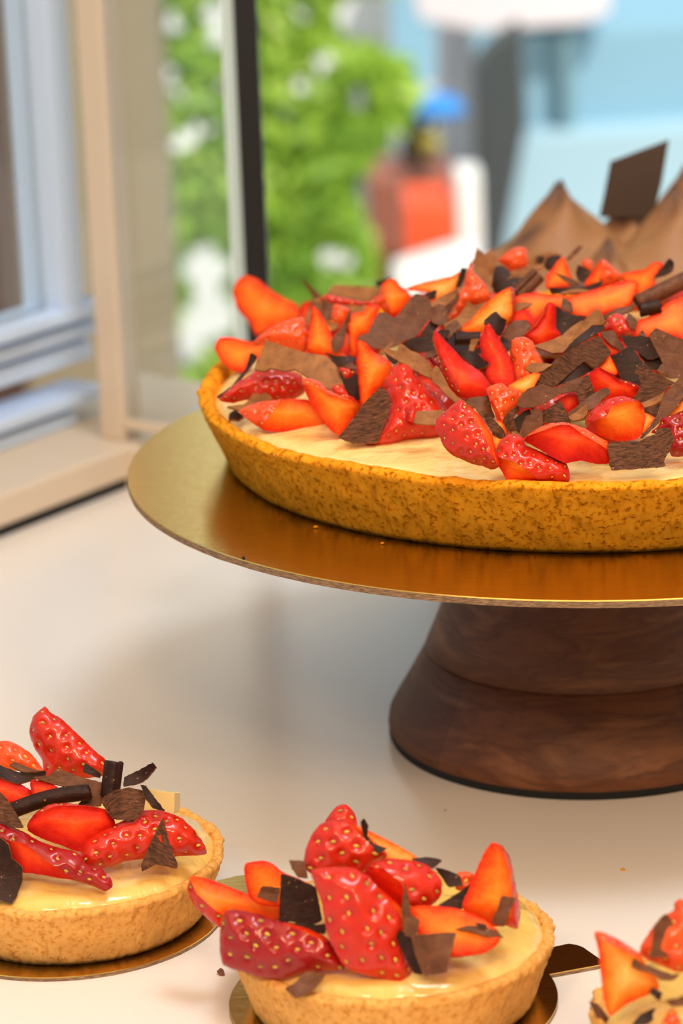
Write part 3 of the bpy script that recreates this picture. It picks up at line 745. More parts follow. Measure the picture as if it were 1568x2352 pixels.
    if face == 'cut':
        emit('skin', [(VB, tris, True, pb)], [MAT[sm], MAT['seed']], [(seeds_b, hback, -1)]); emit('flesh', [(VF, fct, False, z0)], [MAT[fm]])
    else:
        emit('skin', [(VF, fsk, False, pf)], [MAT[sm], MAT['seed']], [(seeds_f, hf, 1)]); emit('flesh', [(VF, fct, False, z0), (VB, tris, True, z0)], [MAT[fm]])
    return root
def build_chip(O, e1, e2, n, poly, m, label, group, seed, curl, cang, thick, name='chocolate_shaving'):
    rng = np.random.default_rng(seed)
    if area(poly) < 0: poly = poly[::-1]
    b = np.array(smooth_poly(poly, 0.0008, 0.00010, rng, 0.25)); inner = hexgrid(b, 0.0015, 0.0007, rng)
    co, tris = cdt(b, inner, [])
    u = co @ np.array([math.cos(cang), math.sin(cang)]); v = co @ np.array([-math.sin(cang), math.cos(cang)]); um = (u.max() + u.min()) / 2; half = max((u.max() - u.min()) / 2, 1e-4)
    h = curl * half * (((u - um) / half) ** 2 - 0.4)
    h = h + 0.0003 * np.array([noise.noise(Vector((p[0] * 150 + seed, p[1] * 150, 0))) for p in co])
    W3 = lambda z: np.outer(co[:, 0], e1) + np.outer(co[:, 1], e2) + np.outer(z, n)
    tt = thick * (1 + 0.25 * np.array([noise.noise(Vector((p[0] * 300, p[1] * 300, seed))) for p in co]))
    Vf, Vb = W3(h), W3(h - tt)
    # the rim: boundary edges are those used once
    cnt = {}
    for t in tris:
        for i in range(len(t)):
            e = (t[i], t[(i + 1) % len(t)]); cnt[tuple(sorted(e))] = cnt.get(tuple(sorted(e)), []) + [e]
    N_ = len(co); V = list(Vf) + list(Vb); F = [t for t in tris] + [tuple(i + N_ for i in t[::-1]) for t in tris]; nf = len(F)
    for k, es in cnt.items():
        if len(es) == 1:
            i, j = es[0]; s_ = len(V); V += [Vf[i], Vf[j], Vb[j], Vb[i]]; F.append((s_ + 1, s_, s_ + 3, s_ + 2))
    o = mesh_obj(name, V, F, [MAT[m], MAT['jelly' if m == 'jelly' else 'tan']], loc=tuple(O), midx=[0] * nf + [1] * (len(F) - nf))  # rim faces take the lighter tan, lit edges painted in
    return tag(o, label, name.replace('_', ' '), group if name == 'chocolate_shaving' else None)
AUTO = [0]
def S(T, f, face, pts, label, split=None, sp=None, tilt=None, yaw=None, g=0, lift=0.0, fm='flesh', sm='skin', cat='strawberry', group=None, thick=1.0):
    AUTO[0] += 1; k = AUTO[0]; rng = random.Random(k)
    px = topx(f, pts)
    tilt = rng.uniform(8, 34) if tilt is None else tilt; yaw = rng.uniform(-14, 14) if yaw is None else yaw
    c, d, t, e1, e2, n = locate(T, px, tilt, yaw, g, lift)
    sc_ = t / FPX; Dm = max(dseg(hexgrid(px, 4, 0, np.random.default_rng(1)), np.array(px), np.roll(np.array(px), -1, 0)).min(1), default=3) * sc_
    front = {'skin': 0.8, 'cut': 0.1, 'two': 0.6}[face] * Dm
    if not (g and g >= 0.0 and lift == -1): t = settle(T, px, c, d, t, n, front)
    O = CAM + d * t
    PLACED.append(dict(T=T, px=px, c=c, n=n, on=float(n @ (d * t)), front=front, lo=np.array(px).min(0), hi=np.array(px).max(0)))
    poly = to_plane(px, O, e1, e2, n)
    s2 = to_plane(topx(f, split), O, e1, e2, n) if split else None
    p2 = to_plane(topx(f, [sp]), O, e1, e2, n)[0] if sp else None
    return build_berry(O, e1, e2, n, poly, face, s2, p2, fm, sm, label, cat, group or T['sg'], k, thick, T['ks'])
def K(T, f, pts, m, label, tilt=None, yaw=None, curl=None, cang=None, th=0.0010, g=0, lift=0.0, group=None, name='chocolate_shaving'):
    AUTO[0] += 1; k = AUTO[0]; rng = random.Random(k * 7 + 1)
    px = topx(f, pts)
    tilt = rng.uniform(5, 38) if tilt is None else tilt; yaw = rng.uniform(-16, 16) if yaw is None else yaw
    curl = rng.choice((-1, 1)) * rng.uniform(0.14, 0.34) if curl is None else curl; cang = rng.uniform(0, PI) if cang is None else cang
    c, d, t, e1, e2, n = locate(T, px, tilt, yaw, g, lift)
    front = 0.0012
    t = settle(T, px, c, d, t, n, front)
    O = CAM + d * t
    PLACED.append(dict(T=T, px=px, c=c, n=n, on=float(n @ (d * t)), front=front, lo=np.array(px).min(0), hi=np.array(px).max(0)))
    return build_chip(O, e1, e2, n, to_plane(px, O, e1, e2, n), m, label, group or T['kg'], k, curl, cang, th, name)
def C(T, f, a, b_, rad, m, label, bend=0.0, tilt=20, turns=1.45, grow=0.45, group=None, lift=0.0, start=0.0):
    """a rolled curl from pixel a to pixel b_ (open end at b_)"""
    AUTO[0] += 1; k = AUTO[0]; rng = random.Random(k)
    pa, pb = topx(f, [a, b_]); r_px = rad * FR[f][2]
    dx, dy = pb[0] - pa[0], pb[1] - pa[1]; L = math.hypot(dx, dy); nx, ny = -dy / L * r_px, dx / L * r_px
    px = [(pa[0] + nx, pa[1] + ny), (pb[0] + nx, pb[1] + ny), (pb[0] - nx, pb[1] - ny), (pa[0] - nx, pa[1] - ny)]
    c, d, t, e1, e2, n = locate(T, px, tilt, 0, 0, lift); R_ = r_px * t / FPX
    t = settle(T, px, c, d, t, n, R_) ; O = CAM + d * t
    PLACED.append(dict(T=T, px=px, c=c, n=n, on=float(n @ (d * t)), front=R_, lo=np.array(px).min(0), hi=np.array(px).max(0)))
    A2, B2 = to_plane([pa, pb], O, e1, e2, n); A3 = np.array(A2)[0] * e1 + np.array(A2)[1] * e2; B3 = B2[0] * e1 + B2[1] * e2
    ax = (B3 - A3); Ln = np.linalg.norm(ax); ax /= Ln; side = np.cross(n, ax); th = 0.0007
    nsg, nr = 16, 44; V = []
    prof = []
    for i in range(nr + 1):
        f_ = i / nr; a_ = start + f_ * 2 * PI * turns; prof.append((R_ * (1 - grow * (1 - f_)), a_))
    for j in range(nsg + 1):
        s_ = j / nsg; off = bend * Ln * 4 * s_ * (1 - s_)
        for lay in (0, 1):
            for i, (r, a_) in enumerate(prof):
                rr = r - lay * th; e = 0
                if j in (0, nsg): e = 0.0006 * noise.noise(Vector((i * 0.35, j, k))) * (1 if j else -1)
                V.append(A3 + ax * (Ln * s_ + e) + side * (math.cos(a_) * rr + off) + n * (math.sin(a_) * rr - 0.0))
    m1 = nr + 1; row = 2 * m1; F = []
    for j in range(nsg):
        for i in range(nr):
            p = j * row + i; F.append((p, p + 1, p + row + 1, p + row)); q = p + m1; F.append((q + 1, q, q + row, q + row + 1))
        p = j * row; F.append((p, p + row, p + row + m1, p + m1)); p = j * row + nr; F.append((p + row, p, p + m1, p + row + m1))
    for i in range(nr):
        F.append((i, i + m1, i + m1 + 1, i + 1)); q = nsg * row + i; F.append((q + 1, q + 1 + m1, q + m1, q))
    o = mesh_obj('chocolate_curl', V, F, MAT[m], loc=tuple(O)); 
    return tag(o, label, 'chocolate curl', group or T['kg'])
LT['ks'], T1['ks'], T2['ks'], T3['ks'] = 0.85, 1.08, 1.28, 1.2
LT['sg'], LT['kg'] = 'strawberry pieces on the large tart', 'chocolate shavings on the large tart'
T1['sg'], T1['kg'] = 'strawberry pieces on the left small tart', 'chocolate shavings on the left small tart'
T2['sg'], T2['kg'] = 'strawberry pieces on the middle small tart', 'chocolate shavings on the middle small tart'
T3['sg'], T3['kg'] = 'strawberry pieces on the right small tart', 'chocolate shavings on the right small tart'

# ------------------------------------------------------------------ large tart, back of the heap to its front edge
P_, R_ = 'flesh_pale', 'flesh_red'
S(LT,'C','cut',[(-366,595),(-160,520),(70,466),(190,440),(300,380),(330,420),(240,610),(140,700),(-10,730),(-60,650),(-250,620)],'pale orange slice low along the back rim, left of the upright dark chip',fm=P_)
S(LT,'C','skin',[(770,215),(870,140),(960,95),(1050,90),(1100,130),(1110,220),(1100,320),(1000,370),(900,380),(820,310),(750,260)],'orange red chunk topmost at the back, behind the two-peaked tan shaving',sm='skin_bright',tilt=5)
K(LT,'C',[(570,190),(660,110),(740,240),(700,330),(720,380),(660,440),(600,330)],'tan','brown pointed shaving, right-hand of the two peaks at the top back',tilt=5)
K(LT,'C',[(490,105),(540,150),(580,180),(620,330),(650,430),(680,520),(690,600),(640,560),(560,490),(480,350),(425,270),(465,210)],'tan','tan pointed shaving, left-hand of the two peaks at the top back',tilt=5,curl=0.1)
K(LT,'C',[(310,340),(375,345),(345,470),(300,575),(240,580),(270,460)],'dark','narrow dark chip standing upright at the back left of the shiny tall berry',tilt=0)
S(LT,'D','skin',[(350,270),(420,230),(490,270),(490,360),(440,400),(370,340)],'small pinkish strawberry bit at the back, right of the thin upright stick',sm='skin_bright',tilt=5)
K(LT,'D',[(320,70),(365,90),(300,170),(200,255),(160,250),(240,150)],'milk','thin brown stick poking up at the back of the heap',tilt=0)
S(LT,'D','cut',[(-40,400),(60,260),(130,210),(165,260),(210,390),(240,460),(200,570),(60,590),(-70,590),(-75,430)],'orange piece at the back below the thin upright stick',fm='flesh')
K(LT,'C',[(1120,260),(1200,190),(1300,160),(1400,150),(1500,180),(1490,215),(1380,200),(1310,270),(1290,340),(1200,320),(1130,310)],'tan','tan arched shaving at the top back over a dark hollow',tilt=5,curl=0.25,cang=0.2)
K(LT,'C',[(1330,230),(1400,190),(1510,190),(1480,280),(1420,350),(1350,375),(1300,320)],'dark','blue black rounded chip at the top back under the tan arch',tilt=5)
K(LT,'C',[(1210,205),(1300,200),(1300,260),(1260,310),(1220,260)],'dark','small black chip painted as the shaded hollow inside the tan arch at the back',tilt=5)  # black chip stands in for the shade under the arch
K(LT,'D',[(310,310),(380,330),(470,390),(430,450),(380,510),(310,490),(280,400)],'dark','black chip at the back right of the orange piece, below the pinkish bit',tilt=8)
K(LT,'D',[(40,410),(150,430),(290,500),(330,540),(240,560),(160,500)],'milk','thin brown splinter crossing the orange piece at the back',tilt=10)
S(LT,'D','cut',[(840,410),(960,380),(1120,350),(1200,280),(1300,270),(1335,300),(1230,470),(1240,540),(1100,660),(1020,690),(990,570),(840,490)],'red orange slice at the back right behind the long brown roll',fm='flesh',tilt=12)
S(LT,'D','two',[(600,235),(660,265),(740,340),(860,455),(800,510),(640,570),(520,600),(480,580),(380,550),(440,450),(530,310)],'triangular orange strawberry chunk with seeded right side, standing at the back',split=[(600,215),(560,400),(480,600)],sp=(700,450),sm='skin_bright',tilt=5)
K(LT,'D',[(1400,225),(1460,280),(1440,380),(1340,440),(1210,475),(1260,400)],'dark','dark three-cornered chip standing at the back right above the long roll',tilt=0)
S(LT,'C','skin',[(420,270),(480,420),(560,490),(620,570),(670,730),(560,800),(420,780),(320,870),(240,970),(150,1010),(100,985),(200,850),(225,720),(330,560),(360,420),(395,330)],'tall shiny strawberry piece with white glints below the two-peaked tan shaving',sm='skin_bright',tilt=10)
K(LT,'C',[(720,320),(790,305),(860,350),(910,400),(850,480),(780,550),(700,620),(670,560),(690,430)],'dark','blue black rolled chip at the back, right of the two-peaked tan shaving',tilt=8,curl=-0.3,cang=0.9)
K(LT,'C',[(895,400),(1000,370),(1180,310),(1280,290),(1290,340),(1150,400),(1000,440),(910,460)],'tan','narrow tan strip below the orange red chunk at the back',tilt=8)
K(LT,'C',[(760,540),(900,460),(1080,450),(1000,530),(860,600),(760,640),(690,620)],'dark','black pointed chip in front of the blue black rolled chip',tilt=12)
C(LT,'C',(985,680),(1240,430),120,'milk','broad brown curl with bluish end at the top centre of the heap',tilt=12,turns=1.2)
K(LT,'D',[(-40,590),(150,575),(400,560),(600,500),(570,570),(430,600),(200,620),(0,650)],'dark','thin dark strip lying behind the long orange slice',tilt=15)
S(LT,'C','cut',[(960,690),(1060,650),(1180,640),(1340,660),(1590,680),(1580,790),(1520,840),(1400,830),(1290,880),(1190,990),(1060,850),(970,760)],'flat orange slice in the middle with seeds along its upper edge',fm='flesh',tilt=22)
S(LT,'D','cut',[(180,690),(350,640),(500,600),(640,560),(820,505),(960,495),(1030,520),(1010,650),(950,770),(870,830),(740,860),(600,900),(520,870),(420,950),(240,900),(130,820),(170,760)],'long orange strawberry slice lying across the back right, left of the long brown roll',fm='flesh',tilt=24)
K(LT,'D',[(80,640),(250,600),(430,595),(420,630),(200,650),(90,665)],'tan','thin tan sliver on the left end of the long orange slice',tilt=20)
S(LT,'D','cut',[(1568,690),(1420,740),(1300,820),(1150,930),(1020,980),(985,1080),(1000,1160),(1160,1180),(1300,1170),(1440,1180),(1640,1220),(1660,690)],'large red orange strawberry slice at the right edge under the long brown roll',fm='flesh',tilt=26)
C(LT,'D',(1010,760),(1690,430),112,'milk','long thick brown roll at the right edge near the top of the heap',tilt=20,turns=1.6,grow=0.5)
C(LT,'D',(1290,800),(1050,850),95,'dark','short hollow curl lying in front of the long brown roll',tilt=18,turns=1.2,grow=0.35,start=1.0)
K(LT,'D',[(600,915),(760,840),(940,790),(970,830),(880,890),(740,910),(620,950)],'milk','thin brown strip leading left from the long brown roll',tilt=22)
K(LT,'D',[(130,690),(230,760),(250,840),(210,880),(110,810)],'milk','small brown chip on the left end of the long orange slice, by the black shaving',tilt=15)
S(LT,'D','skin',[(640,990),(680,920),(740,890),(830,900),(900,970),(980,1100),(980,1170),(820,1180),(760,1190),(690,1150),(600,1110)],'round red strawberry tip with yellow seeds right of the bent tan shaving',tilt=10)
K(LT,'D',[(920,880),(980,930),(1025,990),(990,1090),(930,1070),(890,960)],'milk','small brown chip between the round red tip and the short hollow curl',tilt=8)
K(LT,'D',[(1040,1140),(1080,1080),(1120,1150),(1080,1180)],'milk','tiny brown chip at the lower edge of the large red orange slice at right',tilt=10)
# left and middle of the back
K(LT,'G',[(570,180),(590,130),(700,110),(800,85),(720,150),(640,190),(610,200)],'dark','small black flake at the back above the orange wedge',tilt=8)
S(LT,'G','two',[(760,105),(830,115),(880,190),(970,250),(1010,330),(940,440),(860,550),(790,570),(700,520),(640,450),(570,410),(600,330),(640,250),(660,170)],'orange wedge at the back left, between the flat tan flake and the two-lobed shaving',split=[(640,150),(690,330),(790,590)],sp=(610,380),sm='skin_bright',tilt=8)
S(LT,'G','skin',[(0,290),(200,330),(360,370),(520,370),(600,310),(640,440),(480,430),(260,430),(100,410),(-80,360)],'red sliver of strawberry under the flat tan flake at the back left',tilt=14)
K(LT,'G',[(60,200),(130,175),(400,190),(650,220),(590,310),(500,370),(380,360),(250,340),(60,290),(0,270)],'tan','flat tan flake lying at the back left edge of the heap',tilt=18,curl=0.05)
S(LT,'G','two',[(560,410),(640,440),(625,500),(580,580),(540,690),(490,770),(430,780),(380,840),(370,1030),(290,1030),(250,900),(260,800),(205,690),(260,570),(320,520),(430,500),(470,430)],'bright orange piece left of the two-lobed shaving',split=[(300,500),(270,690),(280,1060)],sp=(240,690),tilt=14)
S(LT,'G','skin',[(80,420),(200,430),(280,490),(210,620),(140,660),(50,590)],'small red orange bit behind the twisted brown strip',sm='skin_bright',tilt=14)
K(LT,'G',[(-160,340),(0,330),(120,360),(280,420),(430,430),(465,470),(380,540),(310,495),(200,455),(60,420),(-20,400),(-150,390)],'tan','tan broken strip below the flat tan flake, right of the dark spike',tilt=20)
K(LT,'A',[(820,410),(885,450),(880,550),(800,520)],'milk','brown chip at the foot of the dark spike on the left',tilt=12)
K(LT,'A',[(676,280),(750,340),(825,400),(860,470),(850,540),(790,490),(745,450),(755,395),(720,340)],'milk','dark thorn-like spike standing up at the back left',tilt=2)
S(LT,'A','cut',[(320,258),(400,285),(480,350),(560,400),(650,450),(680,540),(560,590),(470,620),(390,650),(340,560),(270,480),(236,370),(260,300)],'big orange slice standing highest at the far left of the heap',fm='flesh',tilt=4,yaw=-6)
S(LT,'A','cut',[(670,450),(745,425),(735,540),(680,570)],'small red strawberry corner beside the big standing orange slice',fm=R_,tilt=8)
S(LT,'A','two',[(750,455),(800,500),(850,590),(885,680),(890,700),(985,790),(820,785),(715,750),(715,640),(735,540)],'orange wedge with a sharp top, behind the wide brown shaving on the left',split=[(740,440),(722,620),(720,780)],sp=(716,700),tilt=10)
S(LT,'A','skin',[(350,710),(440,620),(560,560),(670,530),(705,560),(725,650),(700,750),(560,730),(450,710)],'pink red seeded piece behind the wide brown shaving on the left',sm='skin_bright',tilt=20)
K(LT,'A',[(738,460),(732,560),(715,645),(688,625),(700,540)],'tan','slim tan sliver upright between pink red piece and orange wedge on the left',tilt=6)
K(LT,'G',[(-20,600),(140,650),(90,730),(0,640)],'tan','small tan splinter left of the twisted brown strip',tilt=14)
K(LT,'G',[(280,480),(292,520),(245,650),(230,730),(200,900),(100,1000),(55,930),(60,830),(150,720),(230,590)],'milk','twisted brown strip standing left of the bright orange piece',tilt=6,curl=0.3,cang=0.3)
S(LT,'A','cut',[(150,660),(230,655),(320,680),(440,700),(430,770),(380,810),(320,880),(230,870),(160,810),(118,720)],'orange slice hanging over the crust at the far left',fm='flesh',tilt=22,yaw=-10)
K(LT,'G',[(1060,290),(1140,300),(1240,370),(1285,440),(1270,540),(1190,640),(1060,800),(950,840),(830,910),(700,940),(560,940),(460,860),(365,835),(430,770),(490,760),(530,680),(580,580),(640,500),(720,510),(800,570),(860,530),(920,440)],'milk','large two-lobed brown shaving standing left of centre at the back',tilt=14,curl=0.08)
K(LT,'G',[(1120,780),(1200,660),(1290,560),(1340,680),(1260,760)],'dark','blue grey chip tucked behind the two-lobed brown shaving',tilt=14)
K(LT,'G',[(1280,420),(1320,370),(1568,250),(1590,330),(1480,470),(1400,620),(1330,600)],'milk','brown strip leaning left of the tall shiny piece with white glints',tilt=16)
K(LT,'G',[(1160,290),(1320,235),(1295,340),(1240,350)],'dark','small black patch painted as the shaded hole behind the two-lobed brown shaving',tilt=12)  # shaded hole in the heap, painted as a black chip
K(LT,'C',[(-60,760),(100,660),(265,610),(240,690),(100,810),(-20,900)],'tan','tan chip left of the tall shiny piece with white glints',tilt=18)
K(LT,'C',[(-90,840),(40,780),(110,800),(160,960),(90,1030),(-20,1010),(-80,940)],'milk','brown chip in the hollow below the tan chip at left of centre',tilt=20)
# centre
S(LT,'C','cut',[(940,860),(1060,840),(1150,900),(1200,990),(1180,1060),(1110,1010),(960,1010),(850,1030),(910,950)],'deep red round strawberry piece in the very middle of the heap',fm=R_,tilt=18)
K(LT,'C',[(960,770),(1060,755),(1170,755),(1120,805),(1030,840),(955,860)],'tan','small tan chip right of the pale orange upright wedge',tilt=18)
K(LT,'C',[(390,755),(470,790),(640,740),(580,820),(430,990),(320,1100),(200,1110),(120,1080),(105,1000),(260,930),(320,850)],'tan','tan shaving leaning on the left side of the pale orange upright wedge',tilt=18)
S(LT,'C','two',[(900,570),(950,600),(957,700),(950,830),(925,960),(860,1020),(740,1100),(560,1130),(290,1085),(400,980),(560,810),(700,680),(820,600)],'pale orange upright wedge with red edge, pointing up right at the centre',split=[(895,560),(912,690),(928,830),(915,980)],sp=(945,720),fm=P_,tilt=10)
K(LT,'C',[(860,1040),(960,985),(1100,965),(1145,1030),(1080,1120),(1030,1170),(900,1220),(780,1165),(830,1090)],'milk','rounded brown chip right of the dark ragged chip at the centre',tilt=22)
K(LT,'C',[(720,865),(780,930),(855,965),(840,1050),(790,1150),(720,1140),(660,1060),(590,1010),(600,960),(660,900)],'dark','dark ragged chip in front of the pale orange upright wedge',tilt=8)
K(LT,'D',[(40,800),(130,850),(260,900),(410,930),(330,1010),(200,1080),(110,1170),(35,1100)],'dark','black shaving right of the tall red cut piece at the centre',tilt=14)
S(LT,'C','two',[(1360,755),(1405,760),(1445,800),(1445,1060),(1500,1140),(1420,1210),(1300,1320),(1180,1290),(1045,1165),(1180,1040),(1260,930),(1310,800)],'tall red cut strawberry piece with pointed top right of the centre',split=[(1340,740),(1290,920),(1200,1050),(1020,1190)],sp=(1240,940),fm=R_,sm='skin_bright',tilt=6)
K(LT,'C',[(780,1170),(860,1190),(905,1270),(880,1340),(790,1270)],'dark','small grey black chip between the tall reddish piece and the glossy seeded one',tilt=15)
K(LT,'C',[(1290,1240),(1410,1205),(1340,1300),(1280,1310)],'milk','small brown chip at the foot of the tall red cut piece',tilt=16)
K(LT,'D',[(530,850),(580,880),(645,1000),(600,1035),(480,1025),(420,1075),(280,1195),(270,1240),(150,1340),(0,1360),(-225,1300),(-180,1280),(0,1195),(120,1130),(190,1060),(330,970),(380,970),(440,910)],'tan','bent light tan shaving with upturned right end, right of centre',tilt=24,curl=0.2,cang=0.5)
K(LT,'D',[(275,1200),(420,1085),(490,1030),(645,1030),(560,1110),(400,1220),(240,1300),(120,1350)],'dark','dark strip painted as the shaded underside of the bent light tan shaving',tilt=20)  # shaded underside of the tan shaving, painted as its own strip
K(LT,'C',[(20,1110),(70,1080),(165,1080),(175,1110),(140,1220),(60,1160)],'dark','small black curved chip left of the dark glossy roll',tilt=14)
K(LT,'C',[(110,1060),(250,960),(320,1060),(260,1090),(220,1120),(150,1190)],'milk','brown chip above the left end of the dark glossy roll',tilt=18)
C(LT,'C',(530,1180),(230,1190),92,'dark','dark glossy roll with ragged left end at the centre left',tilt=22,turns=1.2,grow=0.3)
K(LT,'C',[(430,1200),(525,1190),(480,1270),(450,1350),(395,1335)],'tan','tan sliver crossing the right end of the dark glossy roll',tilt=10)
S(LT,'C','skin',[(905,1220),(960,1180),(1060,1165),(1160,1220),(1195,1290),(1245,1380),(1290,1490),(1230,1600),(1160,1700),(1050,1830),(960,1830),(930,1700),(905,1500),(890,1330)],'glossy seeded red piece left of the tan leaf-shaped chip',sm='skin_bright',tilt=10)
K(LT,'C',[(230,1340),(420,1345),(520,1385),(570,1430),(600,1510),(480,1570),(430,1510),(330,1420)],'dark','dark arched chip between the slim dark red piece and the tall reddish piece',tilt=18,curl=-0.3,cang=0.2)
S(LT,'C','cut',[(640,1010),(700,1090),(740,1160),(800,1250),(870,1370),(925,1480),(955,1600),(960,1730),(900,1790),(760,1790),(640,1720),(600,1600),(640,1490),(570,1420),(545,1330),(525,1200),(575,1130),(585,1050)],'tall reddish cut piece with seeds on its left edge at the centre',fm=R_,tilt=8)
S(LT,'G','skin',[(1220,1060),(1330,1030),(1400,1110),(1470,1260),(1480,1350),(1330,1200)],'dark red patch of berry left of the slim dark red piece',sm='skin_deep',tilt=18)
K(LT,'G',[(1480,715),(1440,800),(1320,970),(1110,990),(960,950),(890,900),(1000,830),(1200,780),(1300,755),(1400,710)],'dark','long black curved shaving with tan edge left of the slim dark red piece',tilt=10,curl=-0.2,cang=0.4)
K(LT,'G',[(1180,1030),(1220,980),(1320,955),(1345,1000),(1260,1050),(1190,1065)],'milk','small brown chip left of the slim dark red piece',tilt=16)
S(LT,'C','two',[(-10,1100),(50,1135),(120,1220),(240,1340),(330,1450),(430,1510),(560,1610),(650,1730),(640,1850),(520,1900),(380,1910),(250,1880),(150,1770),(80,1620),(50,1460),(0,1340),(-42,1190)],'slim dark red piece with a lavender sheen at its tip, at centre left',split=[(-30,1090),(40,1350),(150,1560),(300,1780),(350,1940)],sp=(0,1300),fm=R_,sm='skin',tilt=8)
K(LT,'G',[(790,850),(815,872),(720,975),(650,1025),(615,1000),(700,930)],'tan','tan matchstick chip left of the long bent tan shaving',tilt=10)
K(LT,'G',[(690,990),(760,1000),(860,1090),(800,1130),(740,1080)],'dark','black chip behind the left end of the long bent tan shaving',tilt=14)
# left front
K(LT,'G',[(-20,980),(100,1040),(360,1040),(370,1075),(230,1140),(140,1170),(70,1070)],'dark','dark pointed strip right of the wide brown shaving on the left',tilt=20)
S(LT,'G','skin',[(150,1180),(260,1180),(350,1230),(260,1310),(190,1290)],'small red seeded spot inside the dark looped chip',tilt=20)
K(LT,'G',[(140,1185),(210,1290),(250,1310),(385,1230),(415,1300),(430,1530),(350,1560),(260,1520),(200,1370)],'dark','dark looped chip painted as a shaded hole left of the tall red orange slice',tilt=6)  # shaded hole between the pieces, painted as a dark loop
K(LT,'G',[(205,1150),(300,1110),(372,1160),(365,1195),(260,1185)],'milk','small brown chip above the dark looped chip',tilt=16)
S(LT,'A','skin',[(390,880),(470,850),(560,870),(680,910),(700,1010),(620,1060),(530,1080),(420,1090),(330,1060),(240,1080),(150,1060),(240,970)],'broad dull red piece under the wide brown shaving at the left rim',tilt=22,sm='skin')
S(LT,'A','skin',[(870,980),(930,960),(1000,1060),(940,1060),(890,1030)],'small red bit behind the left front orange wedges',tilt=14)
S(LT,'A','two',[(1035,678),(1090,690),(1130,740),(1240,810),(1262,850),(1215,950),(1160,1020),(1090,1120),(1060,1100),(1045,960),(1030,820)],'tall red orange slice with pointed top left of the large berry face',split=[(1020,670),(1034,900),(1050,1120)],sp=(1025,900),fm='flesh',tilt=8)
K(LT,'A',[(455,685),(560,720),(700,760),(830,770),(890,820),(915,900),(933,960),(870,990),(770,950),(690,900),(640,870),(560,880),(480,855),(440,870),(368,850),(400,790),(420,740)],'tan','wide brown shaving draped over the berries at the left front',tilt=24,curl=-0.16,cang=0.35)
K(LT,'A',[(350,770),(392,800),(330,870),(230,995),(150,1058),(130,1052),(220,970),(320,850)],'dark','long thin dark stick leaning over the left rim',tilt=24,th=0.0012)
K(LT,'A',[(400,980),(440,1010),(490,1050),(370,1105),(290,1135),(200,1110),(310,1080)],'tan','tan three-cornered chip on the custard at the left rim',tilt=30)
K(LT,'A',[(212,1150),(250,1130),(305,1160),(275,1190),(207,1180)],'dark','small dark crumb on the crust at the left front',tilt=40)
S(LT,'A','two',[(276,1135),(340,1095),(420,1070),(560,1055),(720,1060),(790,1120),(840,1190),(850,1245),(640,1260),(450,1260),(350,1200)],'orange wedge with a seeded tip at the left front, lying on the custard',split=[(560,1030),(505,1130),(450,1200),(390,1270)],sp=(400,1130),fm='flesh',sm='skin_bright',tilt=14,g=1)
S(LT,'A','two',[(676,930),(740,922),(800,950),(860,1000),(1000,1060),(1060,1100),(1020,1160),(965,1240),(920,1290),(850,1240),(780,1140),(720,1050)],'red orange wedge with a wet upper edge left of the brown front chip',split=[(660,960),(760,985),(860,1035),(1080,1110)],sp=(800,965),fm='flesh',sm='skin_bright',tilt=10)
S(LT,'A','skin',[(1290,830),(1330,818),(1400,860),(1450,940),(1568,1060),(1650,1180),(1640,1230),(1550,1310),(1380,1320),(1200,1362),(1080,1355),(1160,1290),(1220,1130),(1205,1000),(1200,950),(1240,870)],'large seeded berry face at the front, right of the brown front chip',tilt=14,g=1)
K(LT,'G',[(870,885),(920,900),(1000,960),(1100,1000),(1180,1060),(1290,1200),(1310,1290),(1330,1370),(1250,1310),(1100,1225),(960,1145),(840,1075),(690,990),(730,955),(850,975)],'tan','long bent tan shaving leaning over the top of the large berry face',tilt=14,curl=0.16,cang=2.4)
K(LT,'E',[(0,105),(40,130),(90,220),(150,340),(230,440),(310,510),(490,600),(470,615),(340,565),(220,525),(120,440),(40,350),(-30,300),(-60,200)],'tan','narrow tan tail of shaving running down right of the large berry face',tilt=12,curl=0.1)
K(LT,'A',[(1190,975),(1240,1020),(1243,1130),(1190,1270),(1160,1333),(1010,1338),(915,1300),(1000,1200),(1070,1090),(1130,1030)],'grain','brown front chip with a rounded right side, left of the large berry face',tilt=10,g=1,curl=0.05)
K(LT,'A',[(1420,1130),(1568,1122),(1630,1150),(1560,1210),(1400,1215)],'tan','small flat chip stuck on the front of the large berry face',tilt=20)
# right middle
K(LT,'D',[(1040,1370),(1150,1430),(1290,1410),(1315,1490),(1260,1570),(1190,1550),(1110,1460)],'dark','dark folded chip below the black upright shaving at the right',tilt=14)
K(LT,'D',[(820,1150),(940,1165),(1060,1150),(1170,1185),(1230,1290),(1295,1400),(1200,1440),(1140,1440),(1000,1330),(900,1290),(850,1230)],'dark','black upright shaving with tan upper edge at the right, left of the grey brown slab',tilt=8,curl=0.08)
S(LT,'D','cut',[(540,1120),(600,1130),(700,1260),(840,1340),(700,1400),(620,1320)],'small red strawberry corner under the brown leaning chip at right',fm=R_,tilt=14)
K(LT,'D',[(585,1105),(740,1098),(780,1170),(865,1290),(830,1340),(720,1280),(620,1180)],'milk','brown leaning chip below the round red strawberry tip',tilt=12)
S(LT,'F','cut',[(640,-20),(705,-10),(795,170),(760,215),(690,205),(530,140),(600,60)],'small orange red patch of cut berry left of the large dark shaving',fm='flesh',tilt=18)
K(LT,'D',[(905,1285),(980,1315),(1060,1440),(1195,1560),(1150,1650),(1050,1760),(840,1690),(790,1590),(750,1480),(695,1390),(780,1370)],'dark','large dark shaving with tan crest in the right middle',tilt=8,curl=-0.1)
